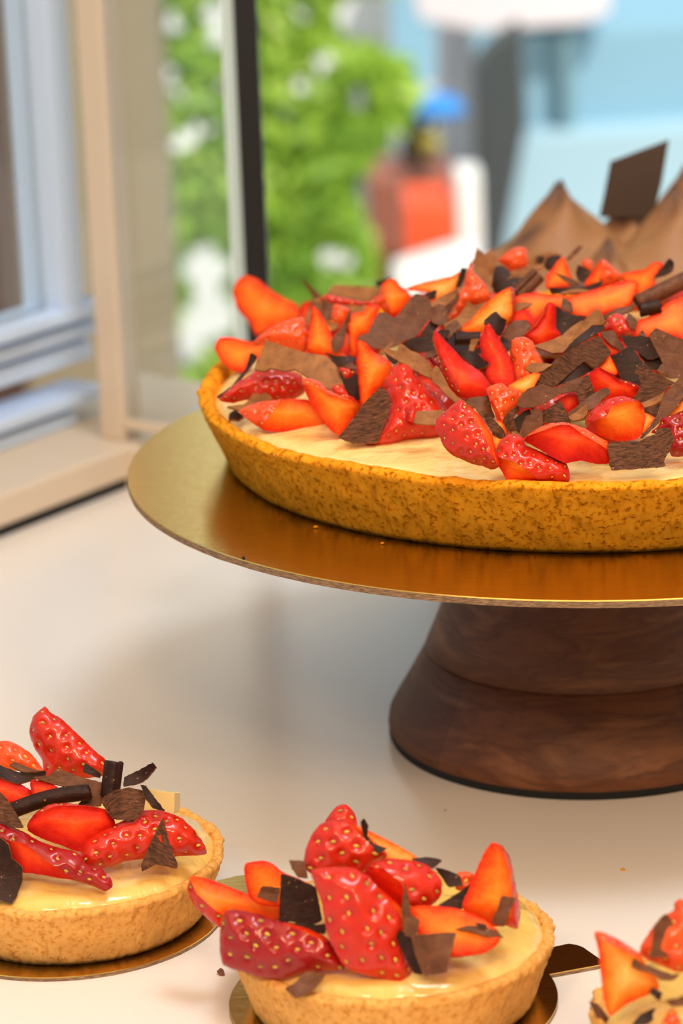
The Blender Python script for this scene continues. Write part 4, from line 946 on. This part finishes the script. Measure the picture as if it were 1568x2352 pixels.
K(LT,'D',[(1240,1068),(1300,1085),(1440,1150),(1568,1200),(1650,1225),(1650,1620),(1568,1660),(1400,1660),(1330,1480),(1250,1330),(1162,1150)],'milk','grey brown smooth slab standing at the right edge',tilt=6,curl=0.04)
K(LT,'F',[(1275,130),(1320,70),(1372,160),(1395,235),(1310,200),(1255,165)],'milk','small red brown chip at the foot of the grey brown slab',tilt=14)
S(LT,'F','two',[(430,230),(540,125),(690,185),(800,265),(900,285),(1045,350),(1020,450),(960,520),(800,520),(700,520),(600,530),(600,450),(520,430),(480,380)],'deep red cut piece with a seeded upper edge in the right middle',split=[(500,100),(690,210),(800,300),(1060,400)],sp=(850,270),fm=R_,sm='skin_deep',tilt=12)
K(LT,'B',[(940,790),(1008,845),(900,905),(760,955),(850,860)],'dark','dark three-cornered chip leaning on the long dark grained slab',tilt=14,lift=0.002)
K(LT,'B',[(1035,638),(1075,690),(1112,745),(1015,845),(940,800),(760,955),(615,955),(680,870),(760,790),(900,700)],'grain','long dark grained slab slanting up right at the centre front',tilt=16,curl=0.1,cang=2.2)
K(LT,'E',[(1080,130),(1150,80),(1270,72),(1395,80),(1300,165),(1200,190),(1120,165)],'tan','tan leaf-shaped chip at the lower left end of the long dark grained slab',tilt=24)
S(LT,'F','cut',[(0,560),(130,470),(260,430),(315,560),(190,650),(130,620),(90,540)],'red strip of cut berry behind the front curled shavings',fm=R_,tilt=16)
S(LT,'E','cut',[(870,350),(1000,268),(1170,188),(1255,200),(1225,280),(1160,380),(1050,430),(950,410)],'pale orange triangle of cut berry left of the brown curved shaving',fm=P_,tilt=18)
K(LT,'E',[(390,490),(500,478),(620,500),(695,660),(720,720),(620,710),(560,730),(480,610),(380,535)],'milk','brown arched chip behind the pointed seed-like sliver at the front',tilt=18,curl=-0.25)
S(LT,'E','two',[(612,380),(700,330),(790,312),(870,365),(1000,395),(1040,440),(985,560),(910,640),(830,720),(850,800),(920,915),(840,940),(755,800),(685,620),(635,480)],'coral seeded piece left of the dark curled end of the brown shaving',split=[(590,420),(680,560),(760,740),(860,960)],sp=(850,480),sm='skin_bright',tilt=12)
S(LT,'E','cut',[(690,760),(740,760),(800,790),(850,910),(790,1000),(770,1060),(730,1130),(670,960)],'small pale orange slip of berry between the two front seeded berries',fm=P_,tilt=12)
K(LT,'E',[(1130,620),(1145,690),(1050,800),(1000,915),(940,850),(920,770),(1040,660)],'dark','black chip painted as the shaded fold behind the grey brown upright flake',tilt=14)  # shade inside the fold, painted as a black chip
K(LT,'E',[(980,575),(1000,640),(935,720),(945,760),(975,885),(880,890),(805,780),(828,715)],'grain','dark curled end of chocolate hanging at the front centre',tilt=8,curl=-0.3,cang=0.5)
K(LT,'F',[(80,522),(112,540),(150,620),(205,700),(215,785),(0,800),(-140,770),(-130,660),(0,585)],'grain','dark grained chip behind the top of the front red slice',tilt=8)
K(LT,'E',[(1150,600),(1270,650),(1285,810),(1130,900),(1060,970),(1025,925),(1038,820),(1085,705),(1142,690)],'milk','grey brown upright flake at the front, left of the dark grained chip',tilt=6)
K(LT,'B',[(970,893),(900,985),(800,1000),(720,1050),(640,1085),(560,1098),(515,1082),(528,1030),(590,970),(680,943),(760,965),(860,920)],'milk','brown curved shaving arching over the front centre',tilt=10,curl=0.15,cang=0.2,lift=0.002)
K(LT,'F',[(380,238),(432,222),(505,400),(455,490),(400,530),(330,585),(285,410)],'grain','dark fluted facet at the right end of the brown curved shaving',tilt=4,curl=0.15,cang=0.1)
K(LT,'F',[(692,362),(700,420),(600,505),(540,585),(440,650),(380,660),(200,680),(185,660),(300,590),(420,500),(560,400),(620,362)],'milk','grey brown bent strip above the seeded berry half at the front right',tilt=22)
K(LT,'F',[(410,562),(428,640),(420,692),(340,742),(240,762),(195,720),(300,645)],'tan','small tan curled chip left of the seeded berry half',tilt=18,curl=0.3,cang=0.3)
K(LT,'F',[(1295,570),(1275,650),(1255,715),(1160,695),(1080,620),(1200,590)],'grain','dark brown chip under the folded grained shaving at the right',tilt=14)
K(LT,'F',[(1028,112),(1100,122),(1250,190),(1400,270),(1475,312),(1400,352),(1350,425),(1290,455),(1190,510),(1070,570),(965,490),(1030,420),(1070,310),(1038,250),(1048,215),(985,195)],'grain','broad grained brown shaving right of the seeded berry half',tilt=14,curl=0.14,cang=2.2)
K(LT,'F',[(1345,428),(1305,515),(1200,575),(1110,612),(1065,560),(1200,490)],'tan','tan folded lip below the broad grained brown shaving',tilt=26)
S(LT,'F','cut',[(1640,480),(1568,520),(1480,610),(1390,720),(1420,780),(1568,680),(1640,650)],'pale orange edge of cut berry at the right edge above the wrinkled berry',fm=P_,tilt=14)
S(LT,'F','cut',[(1100,670),(1225,735),(1165,830),(1080,940),(1070,800)],'pale sliver of cut berry right of the seeded berry half',fm=P_,tilt=12)
K(LT,'F',[(1545,225),(1568,235),(1650,240),(1610,420),(1520,550),(1400,700),(1300,765),(1180,885),(1080,975),(1055,962),(1170,830),(1240,720),(1280,650),(1310,500),(1370,420),(1450,330)],'milk','long grey brown blade slanting down at the right edge of the heap',tilt=10,curl=0.08)
S(LT,'F','two',[(420,690),(500,605),(590,538),(720,486),(840,472),(960,496),(1065,550),(1105,640),(1115,760),(1065,940),(1010,985),(880,1005),(740,1000),(560,940),(470,840),(395,815)],'seeded berry half with a flat orange cut face at the front right',split=[(370,850),(540,800),(650,775),(720,650),(880,590),(1040,575),(1140,640)],sp=(650,560),fm='flesh',tilt=16)
S(LT,'F','skin',[(1650,630),(1568,640),(1480,680),(1320,730),(1270,830),(1175,905),(1250,920),(1320,900),(1390,1100),(1430,1190),(1568,1195),(1650,1180)],'wrinkled crimson berry at the right edge of the front',sm='skin_deep',tilt=12)
# front row
K(LT,'E',[(555,640),(600,650),(680,730),(830,890),(845,950),(780,980),(690,930),(640,850),(590,760)],'grain','pointed seed-like sliver right of the left front seeded berry',tilt=8)
S(LT,'E','two',[(725,1130),(780,1010),(870,930),(950,928),(1050,970),(1080,1050),(1250,1130),(1568,1280),(1610,1420),(1600,1500),(1300,1490),(1000,1490),(860,1475),(795,1370),(715,1240)],'low dark red berry with a cut lower left corner at the very front',split=[(690,1200),(800,1250),(950,1300),(1100,1400),(1280,1520)],sp=(1200,1250),fm='flesh',tilt=12,g=1)
S(LT,'E','two',[(300,508),(350,560),(470,640),(560,740),(680,940),(725,1120),(765,1310),(680,1352),(580,1315),(430,1282),(320,1232),(190,1172),(100,1080),(50,960),(-5,860),(15,740),(110,660),(200,570)],'seeded berry half with a wet cut right side at the left front centre',split=[(310,490),(390,690),(550,950),(650,1190),(735,1350)],sp=(250,900),fm='flesh',sm='skin',tilt=12,g=1)
S(LT,'F','two',[(-345,985),(-240,888),(-130,828),(0,792),(180,788),(300,826),(420,870),(560,956),(660,1016),(675,1060),(685,1160),(695,1265),(620,1284),(480,1275),(330,1244),(160,1275),(0,1204),(-150,1112),(-300,1030)],'long smooth red slice at the front, left of the grained front chip',split=[(-370,1010),(-100,935),(60,865),(200,872),(350,990),(540,1100),(720,1200)],sp=(350,890),fm=R_,sm='skin_bright',tilt=18)
K(LT,'F',[(668,1060),(700,1020),(880,1020),(1050,1008),(1130,955),(1230,928),(1258,858),(1410,852),(1442,930),(1468,1000),(1432,1052),(1402,1150),(1362,1202),(1342,1262),(1362,1302),(1280,1322),(1100,1332),(800,1355),(710,1358),(680,1280),(690,1200),(668,1150)],'grain','grained brown front chip with a ragged right corner on the custard at right',tilt=6,g=1,curl=0.04)

def fill(T, nb, nc, rmax):
    rng = np.random.default_rng(11)
    for i in range(nb + nc):
        r = math.sqrt(rng.uniform(0, 1)) * rmax; a = rng.uniform(0, 2 * PI); q = r / T['R']
        z = T['zc'] + T['dome'] * (1 - q ** 4) + 0.002 + T['h0'] * (1 - q ** 2.6) * rng.uniform(0.05, 0.42)
        O = np.array([T['c'][0] + r * math.cos(a), T['c'][1] + r * math.sin(a), z]); e1, e2, n = basis(math.radians(rng.uniform(55, 88)), rng.uniform(0, 2 * PI))
        L = rng.uniform(0.010, 0.014); Wd = rng.uniform(0.0055, 0.008)
        if i < nb:
            poly = [(-L, 0), (-L * .5, Wd * .8), (L * .4, Wd), (L, Wd * .4), (L * .9, -Wd * .5), (0, -Wd), (-L * .7, -Wd * .5)]
            build_berry(O, e1, e2, n, poly, 'cut' if i % 2 else 'skin', None, None, 'flesh_red', 'skin', 'strawberry piece buried in the heap beneath the top layer of the large tart', 'strawberry', 'strawberry pieces buried in the large tart', 1000 + i)
        else:
            poly = [(-L * rng.uniform(.6, 1), -Wd * rng.uniform(.2, .8)), (-L * .5, Wd), (L * .3, Wd * rng.uniform(.5, 1)), (L, Wd * .2), (L * .6, -Wd)]
            build_chip(O, e1, e2, n, poly, ('dark', 'milk')[i % 2], 'chocolate shaving buried in the heap beneath the top layer of the large tart', 'chocolate shavings buried in the large tart', 1000 + i, rng.uniform(-.25, .25), rng.uniform(0, PI), 0.0009)
fill(LT, 80, 45, 0.098)

# ------------------------------------------------------------------ left small tart
S(T1,'L','two',[(310,68),(350,110),(420,150),(560,280),(650,370),(742,450),(730,540),(560,570),(450,560),(320,570),(290,440),(240,360),(203,250),(228,140)],'tall seeded red piece standing highest on the left small tart',split=[(330,60),(440,130),(580,270),(760,430)],sp=(400,400),fm='flesh',tilt=4)
S(T1,'L','skin',[(60,308),(130,338),(220,400),(290,490),(320,540),(200,520),(0,510),(-70,500),(-70,330)],'seeded red piece at the left edge behind the dark flat flakes',tilt=10,sm='skin_bright')
S(T1,'L','cut',[(-70,570),(40,562),(130,600),(225,660),(245,730),(160,760),(60,740),(-70,710)],'deep red cut berry below the dark flat flakes on the left small tart',fm=R_,tilt=14)
S(T1,'L','cut',[(218,578),(320,590),(400,630),(330,690),(240,710),(212,645)],'small bright red bit under the brown flake beside the rolled curl',fm=R_,tilt=16)
K(T1,'L',[(1005,640),(1100,655),(1205,668),(1200,810),(1100,800),(995,790)],'jelly','pale yellow fruit cube at the back right of the left small tart',tilt=4,curl=0.0,th=0.008,name='fruit_cube')
K(T1,'L',[(0,475),(130,515),(310,520),(322,545),(240,562),(120,595),(0,565),(-60,480)],'dark','dark flat flake at the left edge of the left small tart',tilt=30)
K(T1,'L',[(70,482),(110,458),(290,520),(160,515)],'milk','thin brown splinter on the dark flat flake of the left small tart',tilt=30)
K(T1,'L',[(400,498),(520,540),(700,590),(745,640),(695,765),(540,745),(590,690),(460,620),(350,600),(240,568),(340,550)],'milk','wide brown flake below the tall piece on the left small tart',tilt=22)
K(T1,'L',[(590,458),(695,530),(690,562),(575,522)],'dark','small dark flake left of the upright tube on the left small tart',tilt=12)
C(T1,'L',(765,690),(795,450),78,'dark','upright dark tube standing on the left small tart',tilt=4,turns=1.3,grow=0.35)
K(T1,'L',[(860,558),(950,510),(1060,460),(1082,490),(1000,575),(960,600),(860,625)],'dark','folded dark flake pointing right behind the upright tube',tilt=12,curl=0.3,cang=1.2)
C(T1,'L',(80,790),(625,660),62,'dark','long rolled curl with a hollow right end on the left small tart',tilt=18,turns=1.5,grow=0.4,bend=0.05)
S(T1,'L','two',[(188,890),(230,820),(330,750),(440,735),(560,750),(720,780),(790,850),(800,920),(640,1010),(560,1075),(420,1030),(280,980),(195,930)],'smooth red cut berry in the middle of the left small tart',split=[(160,880),(250,830),(400,775),(560,775),(760,800)],sp=(400,745),fm=R_,tilt=18)
K(T1,'L',[(720,690),(800,650),(900,628),(1003,660),(992,780),(930,852),(780,848),(740,790),(698,735)],'grain','broad grained brown chip right of the curl on the left small tart',tilt=10)
K(T1,'L',[(978,608),(1012,620),(1070,700),(1145,792),(1060,775),(1005,700)],'dark','narrow dark sliver against the pale yellow cube',tilt=10)
S(T1,'L','skin',[(545,1100),(600,1000),(700,930),(830,868),(980,790),(1120,788),(1250,838),(1350,930),(1422,1040),(1428,1092),(1250,1105),(1050,1118),(870,1140),(760,1180),(620,1200),(540,1160)],'long seeded berry half lying on the custard at the right of the left small tart',tilt=16,g=1,sm='skin')
S(T1,'L','two',[(-70,840),(0,848),(80,900),(190,950),(270,1000),(420,1050),(540,1080),(600,1160),(700,1190),(760,1250),(782,1310),(730,1348),(640,1312),(520,1275),(400,1255),(230,1225),(150,1215),(60,1085),(-70,1010)],'long red slice with seeded right end at the front of the left small tart',split=[(-70,925),(60,1000),(200,1030),(330,1140),(440,1210),(540,1290)],sp=(450,1120),fm=R_,sm='skin_deep',tilt=14,g=1)
K(T1,'L',[(0,658),(50,710),(110,800),(162,912),(60,895),(0,860),(-70,840),(-70,660)],'grain','brown chip at the left edge above the long red slice',tilt=12)
K(T1,'L',[(0,968),(60,1020),(80,1120),(148,1180),(152,1270),(110,1390),(80,1432),(0,1405),(-70,1405),(-70,970)],'dark','dark ragged flake standing at the left edge on the custard',tilt=4,g=1)
K(T1,'L',[(1130,838),(1160,970),(1228,1162),(1222,1192),(1080,1162),(988,1212),(983,1160),(1050,1000)],'grain','upright pointed brown shard on the right front of the left small tart',tilt=0,g=1,curl=0.04)
K(T1,'L',[(970,1218),(1065,1250),(1020,1282),(960,1308),(915,1290)],'grain','small brown fleck on the custard below the pointed shard',tilt=50,g=1)

# ------------------------------------------------------------------ middle small tart
S(T2,'M','skin',[(1000,83),(1050,78),(1102,130),(1122,220),(1060,260),(960,240),(915,190),(950,130)],'small red knob of berry topmost on the middle small tart',tilt=4)
S(T2,'M','cut',[(1100,215),(1240,268),(1400,350),(1490,405),(1520,440),(1400,480),(1280,440),(1180,380)],'pale cut slice running back right behind the top berry',fm=P_,tilt=14)
S(T2,'M','two',[(960,172),(1060,188),(1140,240),(1245,330),(1315,400),(1240,450),(1190,530),(1000,520),(830,530),(778,470),(788,370),(828,270),(880,208)],'round seeded berry at the top of the middle small tart',split=[(1020,160),(1130,270),(1230,360),(1340,420)],sp=(950,380),fm='flesh',tilt=6)
K(T2,'M',[(683,438),(780,440),(805,555),(740,545),(700,490)],'milk','small brown chip left of the round top berry',tilt=8)
S(T2,'M','cut',[(398,465),(520,438),(580,460),(640,510),(820,590),(860,660),(800,760),(620,740),(480,720),(420,660)],'orange fluted slice standing at the back left of the middle small tart',fm='flesh',tilt=6)
K(T2,'M',[(510,603),(622,615),(602,707),(478,670)],'milk','small brown chip stuck on the orange fluted slice',tilt=6)
S(T2,'N','skin',[(390,420),(470,425),(460,500),(380,510)],'small red bit at the back right of the middle small tart',sm='skin_bright',tilt=8)
S(T2,'M','two',[(48,545),(110,542),(250,588),(430,658),(630,715),(640,820),(430,800),(280,790),(240,868),(150,805),(68,720),(28,640)],'long orange slice sticking out over the left rim of the middle small tart',split=[(40,530),(105,660),(200,745),(310,830)],sp=(60,680),fm='flesh',tilt=12)
K(T2,'N',[(270,393),(340,408),(400,438),(412,482),(340,495),(300,435)],'dark','black flake behind the glazed red piece of the middle small tart',tilt=12)
K(T2,'N',[(462,478),(440,560),(410,612),(285,595),(350,550)],'dark','dark three-cornered flake left of the tall pointed slice',tilt=10)
K(T2,'N',[(150,345),(240,338),(308,355),(260,392),(180,372)],'dark','thin dark strip lying on the glazed red piece of the middle small tart',tilt=24)
S(T2,'M','two',[(1175,490),(1240,440),(1330,425),(1480,440),(1568,468),(1660,560),(1660,660),(1580,740),(1430,760),(1340,700),(1230,610),(1165,520)],'glazed red piece at the back centre of the middle small tart',split=[(1150,480),(1280,500),(1380,590),(1440,700),(1440,790)],sp=(1500,560),fm=R_,sm='skin',tilt=12)
K(T2,'M',[(632,528),(740,560),(850,610),(872,700),(892,825),(800,862),(700,832),(618,820)],'dark','large dark plate of chocolate standing left of the central berry',tilt=2,curl=0.03)
K(T2,'M',[(575,800),(700,840),(860,850),(925,845),(912,910),(800,900),(650,840)],'dark','dark sliver painted as the shade below the large dark plate',tilt=12)  # shade under the plate, painted as a dark sliver
K(T2,'M',[(1160,168),(1192,210),(1190,280),(1230,330),(1312,360),(1260,388),(1190,340),(1163,280),(1143,190)],'dark','wavy thin dark shaving on the right of the round top berry',tilt=4)
S(T2,'N','two',[(570,262),(620,280),(662,340),(692,480),(718,620),(702,715),(640,700),(570,700),(430,625),(412,590),(440,520),(490,400),(530,310)],'tall pointed orange slice standing at the right of the middle small tart',split=[(600,250),(648,400),(660,540),(640,720)],sp=(690,560),fm='flesh',tilt=2)
S(T2,'N','cut',[(140,605),(260,593),(390,608),(500,650),(600,722),(610,780),(530,840),(370,860),(280,840),(190,760)],'wide orange slice lying flat at the right of the middle small tart',fm='flesh',tilt=30)
S(T2,'M','two',[(240,850),(280,758),(430,768),(620,828),(780,868),(930,938),(1020,1060),(1040,1140),(830,1150),(640,1195),(560,1195),(440,1172),(260,1112),(238,1040)],'large dark red berry half hanging over the left front rim',split=[(270,735),(500,785),(760,878),(960,970)],sp=(500,1000),fm='flesh',sm='skin_deep',tilt=6)
S(T2,'M','two',[(826,508),(960,478),(1110,488),(1180,540),(1270,620),(1400,740),(1422,880),(1400,920),(1420,1000),(1472,1150),(1390,1232),(1310,1205),(1130,1165),(1030,1110),(930,920),(888,700)],'large seeded berry face at the front centre of the middle small tart',split=[(1120,465),(1240,640),(1350,780),(1430,900)],sp=(1050,800),fm='flesh',tilt=8)
K(T2,'N',[(380,708),(430,698),(520,705),(600,728),(628,750),(540,757),(450,727)],'milk','narrow brown strip on the wide flat orange slice',tilt=30)
K(T2,'N',[(478,678),(542,695),(510,712)],'dark','tiny dark fleck above the narrow brown strip',tilt=20)
K(T2,'N',[(620,543),(688,555),(657,630),(632,702),(563,680),(600,610)],'milk','oblong brown chip leaning on the tall pointed slice',tilt=4)
K(T2,'M',[(1350,885),(1440,905),(1475,920),(1505,1060),(1535,1175),(1480,1158),(1400,1000)],'dark','dark side flake behind the square front chip',tilt=4)
K(T2,'M',[(1425,585),(1452,680),(1472,790),(1522,820),(1502,900),(1480,930),(1428,925),(1408,760)],'milk','slim upright spike of chocolate beside the large front berry',tilt=2)
K(T2,'N',[(148,750),(370,738),(350,850),(330,942),(213,958),(178,900)],'milk','square brown chip standing at the front of the middle small tart',tilt=2,g=2)
K(T2,'N',[(382,870),(450,863),(528,890),(470,912),(440,932),(378,922)],'milk','small arrow-shaped chip on the front custard',tilt=48,g=2)
K(T2,'M',[(790,1148),(840,1148),(862,1175),(915,1180),(840,1252),(720,1312),(658,1270),(720,1220),(750,1180)],'milk','square chip lying across the front rim of the middle small tart',tilt=42,g=2)

# ------------------------------------------------------------------ right small tart
S(T3,'R','skin',[(1530,338),(1600,360),(1700,420),(1750,700),(1750,1150),(1500,1220),(1300,1140),(1140,1080),(1045,985),(1060,900),(1125,790),(1230,640),(1380,520),(1460,470),(1458,390)],'red berry with ragged outline on the right small tart',sm='skin_bright',tilt=6)
K(T3,'R',[(1370,518),(1422,570),(1482,700),(1513,930),(1430,1012),(1178,1048),(1220,850),(1220,680),(1290,590)],'milk','grey brown pointed chip leaning on the red berry of the right small tart',tilt=4,lift=0.002)
S(T3,'R','two',[(508,738),(620,742),(720,788),(840,850),(1000,958),(1055,992),(1150,1160),(1260,1300),(1280,1410),(1170,1480),(900,1600),(700,1745),(640,1640),(598,1400),(570,1150),(548,940)],'tall orange cut wedge with pale heart on the left of the right small tart',split=[(470,760),(700,890),(950,1010),(1130,1170)],sp=(800,850),fm=P_,sm='skin_bright',tilt=4)
K(T3,'R',[(950,1088),(1000,1068),(1060,1120),(1160,1130),(1300,1190),(1430,1240),(1530,1250),(1450,1315),(1300,1300),(1180,1205),(1060,1185),(958,1150)],'milk','long knobbly brown shaving below the red berry on the right small tart',tilt=20)
K(T3,'R',[(1200,1393),(1322,1470),(1290,1562),(1168,1470)],'dark','small dark square chip on the right small tart',tilt=14)
K(T3,'R',[(1368,1560),(1500,1530),(1568,1500),(1700,1500),(1700,1610),(1450,1625)],'milk','brown chip at the right picture edge low on the right small tart',tilt=16)
S(T3,'R','skin',[(1440,1655),(1510,1740),(1560,1900),(1300,1900),(1350,1750)],'red berry tip at the bottom of the right small tart',sm='skin_bright',tilt=14)
K(T3,'R',[(438,1578),(540,1598),(692,1780),(700,1900),(620,1900),(520,1730)],'milk','brown chip leaning on the left rim of the right small tart',tilt=6)
K(T3,'R',[(1250,1638),(1205,1720),(1215,1780),(1130,1850),(960,1850),(1060,1720)],'dark','dark slanting chip on the custard of the right small tart',tilt=24)

# ------------------------------------------------------------------ loose bits
def crumb(name, x, y, r, m, label, cat, z=0.0):
    p = onz(x, y, z); rng = random.Random(int(x)); bm = bmesh.new(); bmesh.ops.create_icosphere(bm, subdivisions=2, radius=r)
    for v in bm.verts: v.co *= 1 + 0.5 * noise.noise(v.co * (900 / (r * 1000 + 0.5)) + Vector((x, y, 0))); v.co.z *= 0.6
    me = bpy.data.meshes.new(name); bm.to_mesh(me); bm.free(); me.materials.append(m)
    o = bpy.data.objects.new(name, me); COL.objects.link(o); o.location = (p[0], p[1], z + r * 0.45); tag(o, label, cat)
crumb('crumb', 1430, 1999, 0.0007, MAT['crust'], 'tiny golden crumb on the counter right of the middle small tart', 'crumb')
crumb('crumb', 1022, 1862, 0.0003, MAT['dark'], 'tiny dark speck on the counter below the walnut stand', 'crumb')
crumb('crumb', 558, 1283, 0.0006, MAT['dark'], 'tiny dark crumb on the front edge of the large gold board', 'crumb', BZ)
crumb('crumb', 725, 1213, 0.0007, MAT['crust'], 'small golden crumb on the gold board in front of the crust', 'crumb', BZ)
crumb('crumb', 878, 1250, 0.0006, MAT['crust'], 'small golden crumb on the gold board nearest the centre front', 'crumb', BZ)
def loose_chip():
    px = topx('M', [(240, 1128), (262, 1145), (270, 1182), (240, 1180), (216, 1150)]); lo = onz(px[2][0], px[2][1], 0.0); e1, e2, n = basis(math.radians(45), 0)
    c = centroid(px); d = ray(*c); O = CAM + d * float(((lo - CAM) @ n) / (d @ n))
    build_chip(O, e1, e2, n, to_plane(px, O, e1, e2, n), 'milk', 'small brown chip fallen on the counter left of the middle small tart', None, 5, 0.1, 0.3, 0.0009)
loose_chip()

# ------------------------------------------------------------------ toasted meringue pie behind
def meringue_pie():
    Y = 1.215
    c = ony(1440, 640, Y); cz = 0.052
    ms = empty('low_stand', (c[0], Y, 0)); tag(ms, 'low wooden stand carrying the toasted meringue pie', 'cake stand')
    V, F = lathe([(0.05, 0.0), (0.052, 0.004), (0.045, 0.010), (0.03, 0.028), (0.03, 0.040)], 64); mesh_obj('base', V, F, MAT['walnut_ring'], ms)
    V, F = lathe([(0.07, 0.0401), (0.082, 0.043), (0.082, cz - 0.0005)], 64); mesh_obj('plate', V, F, MAT['walnut_ring'], ms)
    pie = empty('meringue_pie', (c[0], Y, cz)); tag(pie, 'brown toasted meringue pie with pointed peaks behind the large tart at right', 'pie')
    V, F = lathe([(0.060, 0.0), (0.066, 0.001), (0.073, 0.022), (0.071, 0.024), (0.066, 0.022)], 90); mesh_obj('crust', V, F, MAT['crust'], pie)
    peaks = [(1285, 413, 0.0, 0.036), (1436, 466, 0.012, 0.04), (1480, 450, 0.016, 0.04), (1548, 425, -0.012, 0.034), (1580, 372, 0.03, 0.03), (1420, 470, 0.045, 0.03), (1395, 545, -0.035, 0.03), (1205, 560, -0.01, 0.02)]
    pk = []
    for x, y, dy, r in peaks:
        p = ony(x, y, Y + dy); pk.append((p[0] - c[0], dy, p[2] - cz, r))
    n = 110; V = []; F = []; to = []; idx = {}
    R = 0.078
    for i in range(n):
        for j in range(n):
            x = -R + 2 * R * i / (n - 1); y = -R + 2 * R * j / (n - 1); q = math.hypot(x, y)
            if q > R: continue
            h = 0.022 + 0.034 * max(0, 1 - (q / R) ** 4); t = 0.25
            for px, py, pz, r in pk:
                d = math.hypot(x - px, y - py)
                sw = 0.0018 * math.sin(3 * math.atan2(y - py, x - px) + d * 260)
                k = pz - 0.027 * max(0, (d + sw) / (r * 0.70)) ** 0.78
                if k > h: h = k
                t = max(t, 1 - d / 0.013)
            if q > R * 0.97: h = 0.002
            idx[(i, j)] = len(V); V.append((x, y, h)); to.append(t * 0.9 + 0.15 * max(0, noise.noise(Vector((x * 60, y * 60, 2)))))
    for i in range(n - 1):
        for j in range(n - 1):
            k = [(i, j), (i + 1, j), (i + 1, j + 1), (i, j + 1)]
            if all(q in idx for q in k): F.append([idx[q] for q in k])
    mesh_obj('meringue', V, F, MAT['meringue'], pie, attr={'toast': to})
    slab('chocolate_plaque', [(1402, 372), (1536, 322), (1520, 420), (1500, 500), (1376, 500), (1386, 455)], Y + 0.004, 0.002, MAT['plaque'], 'dark four-cornered chocolate plaque stuck upright in the meringue', 'chocolate plaque', bev=0.0003)
meringue_pie()
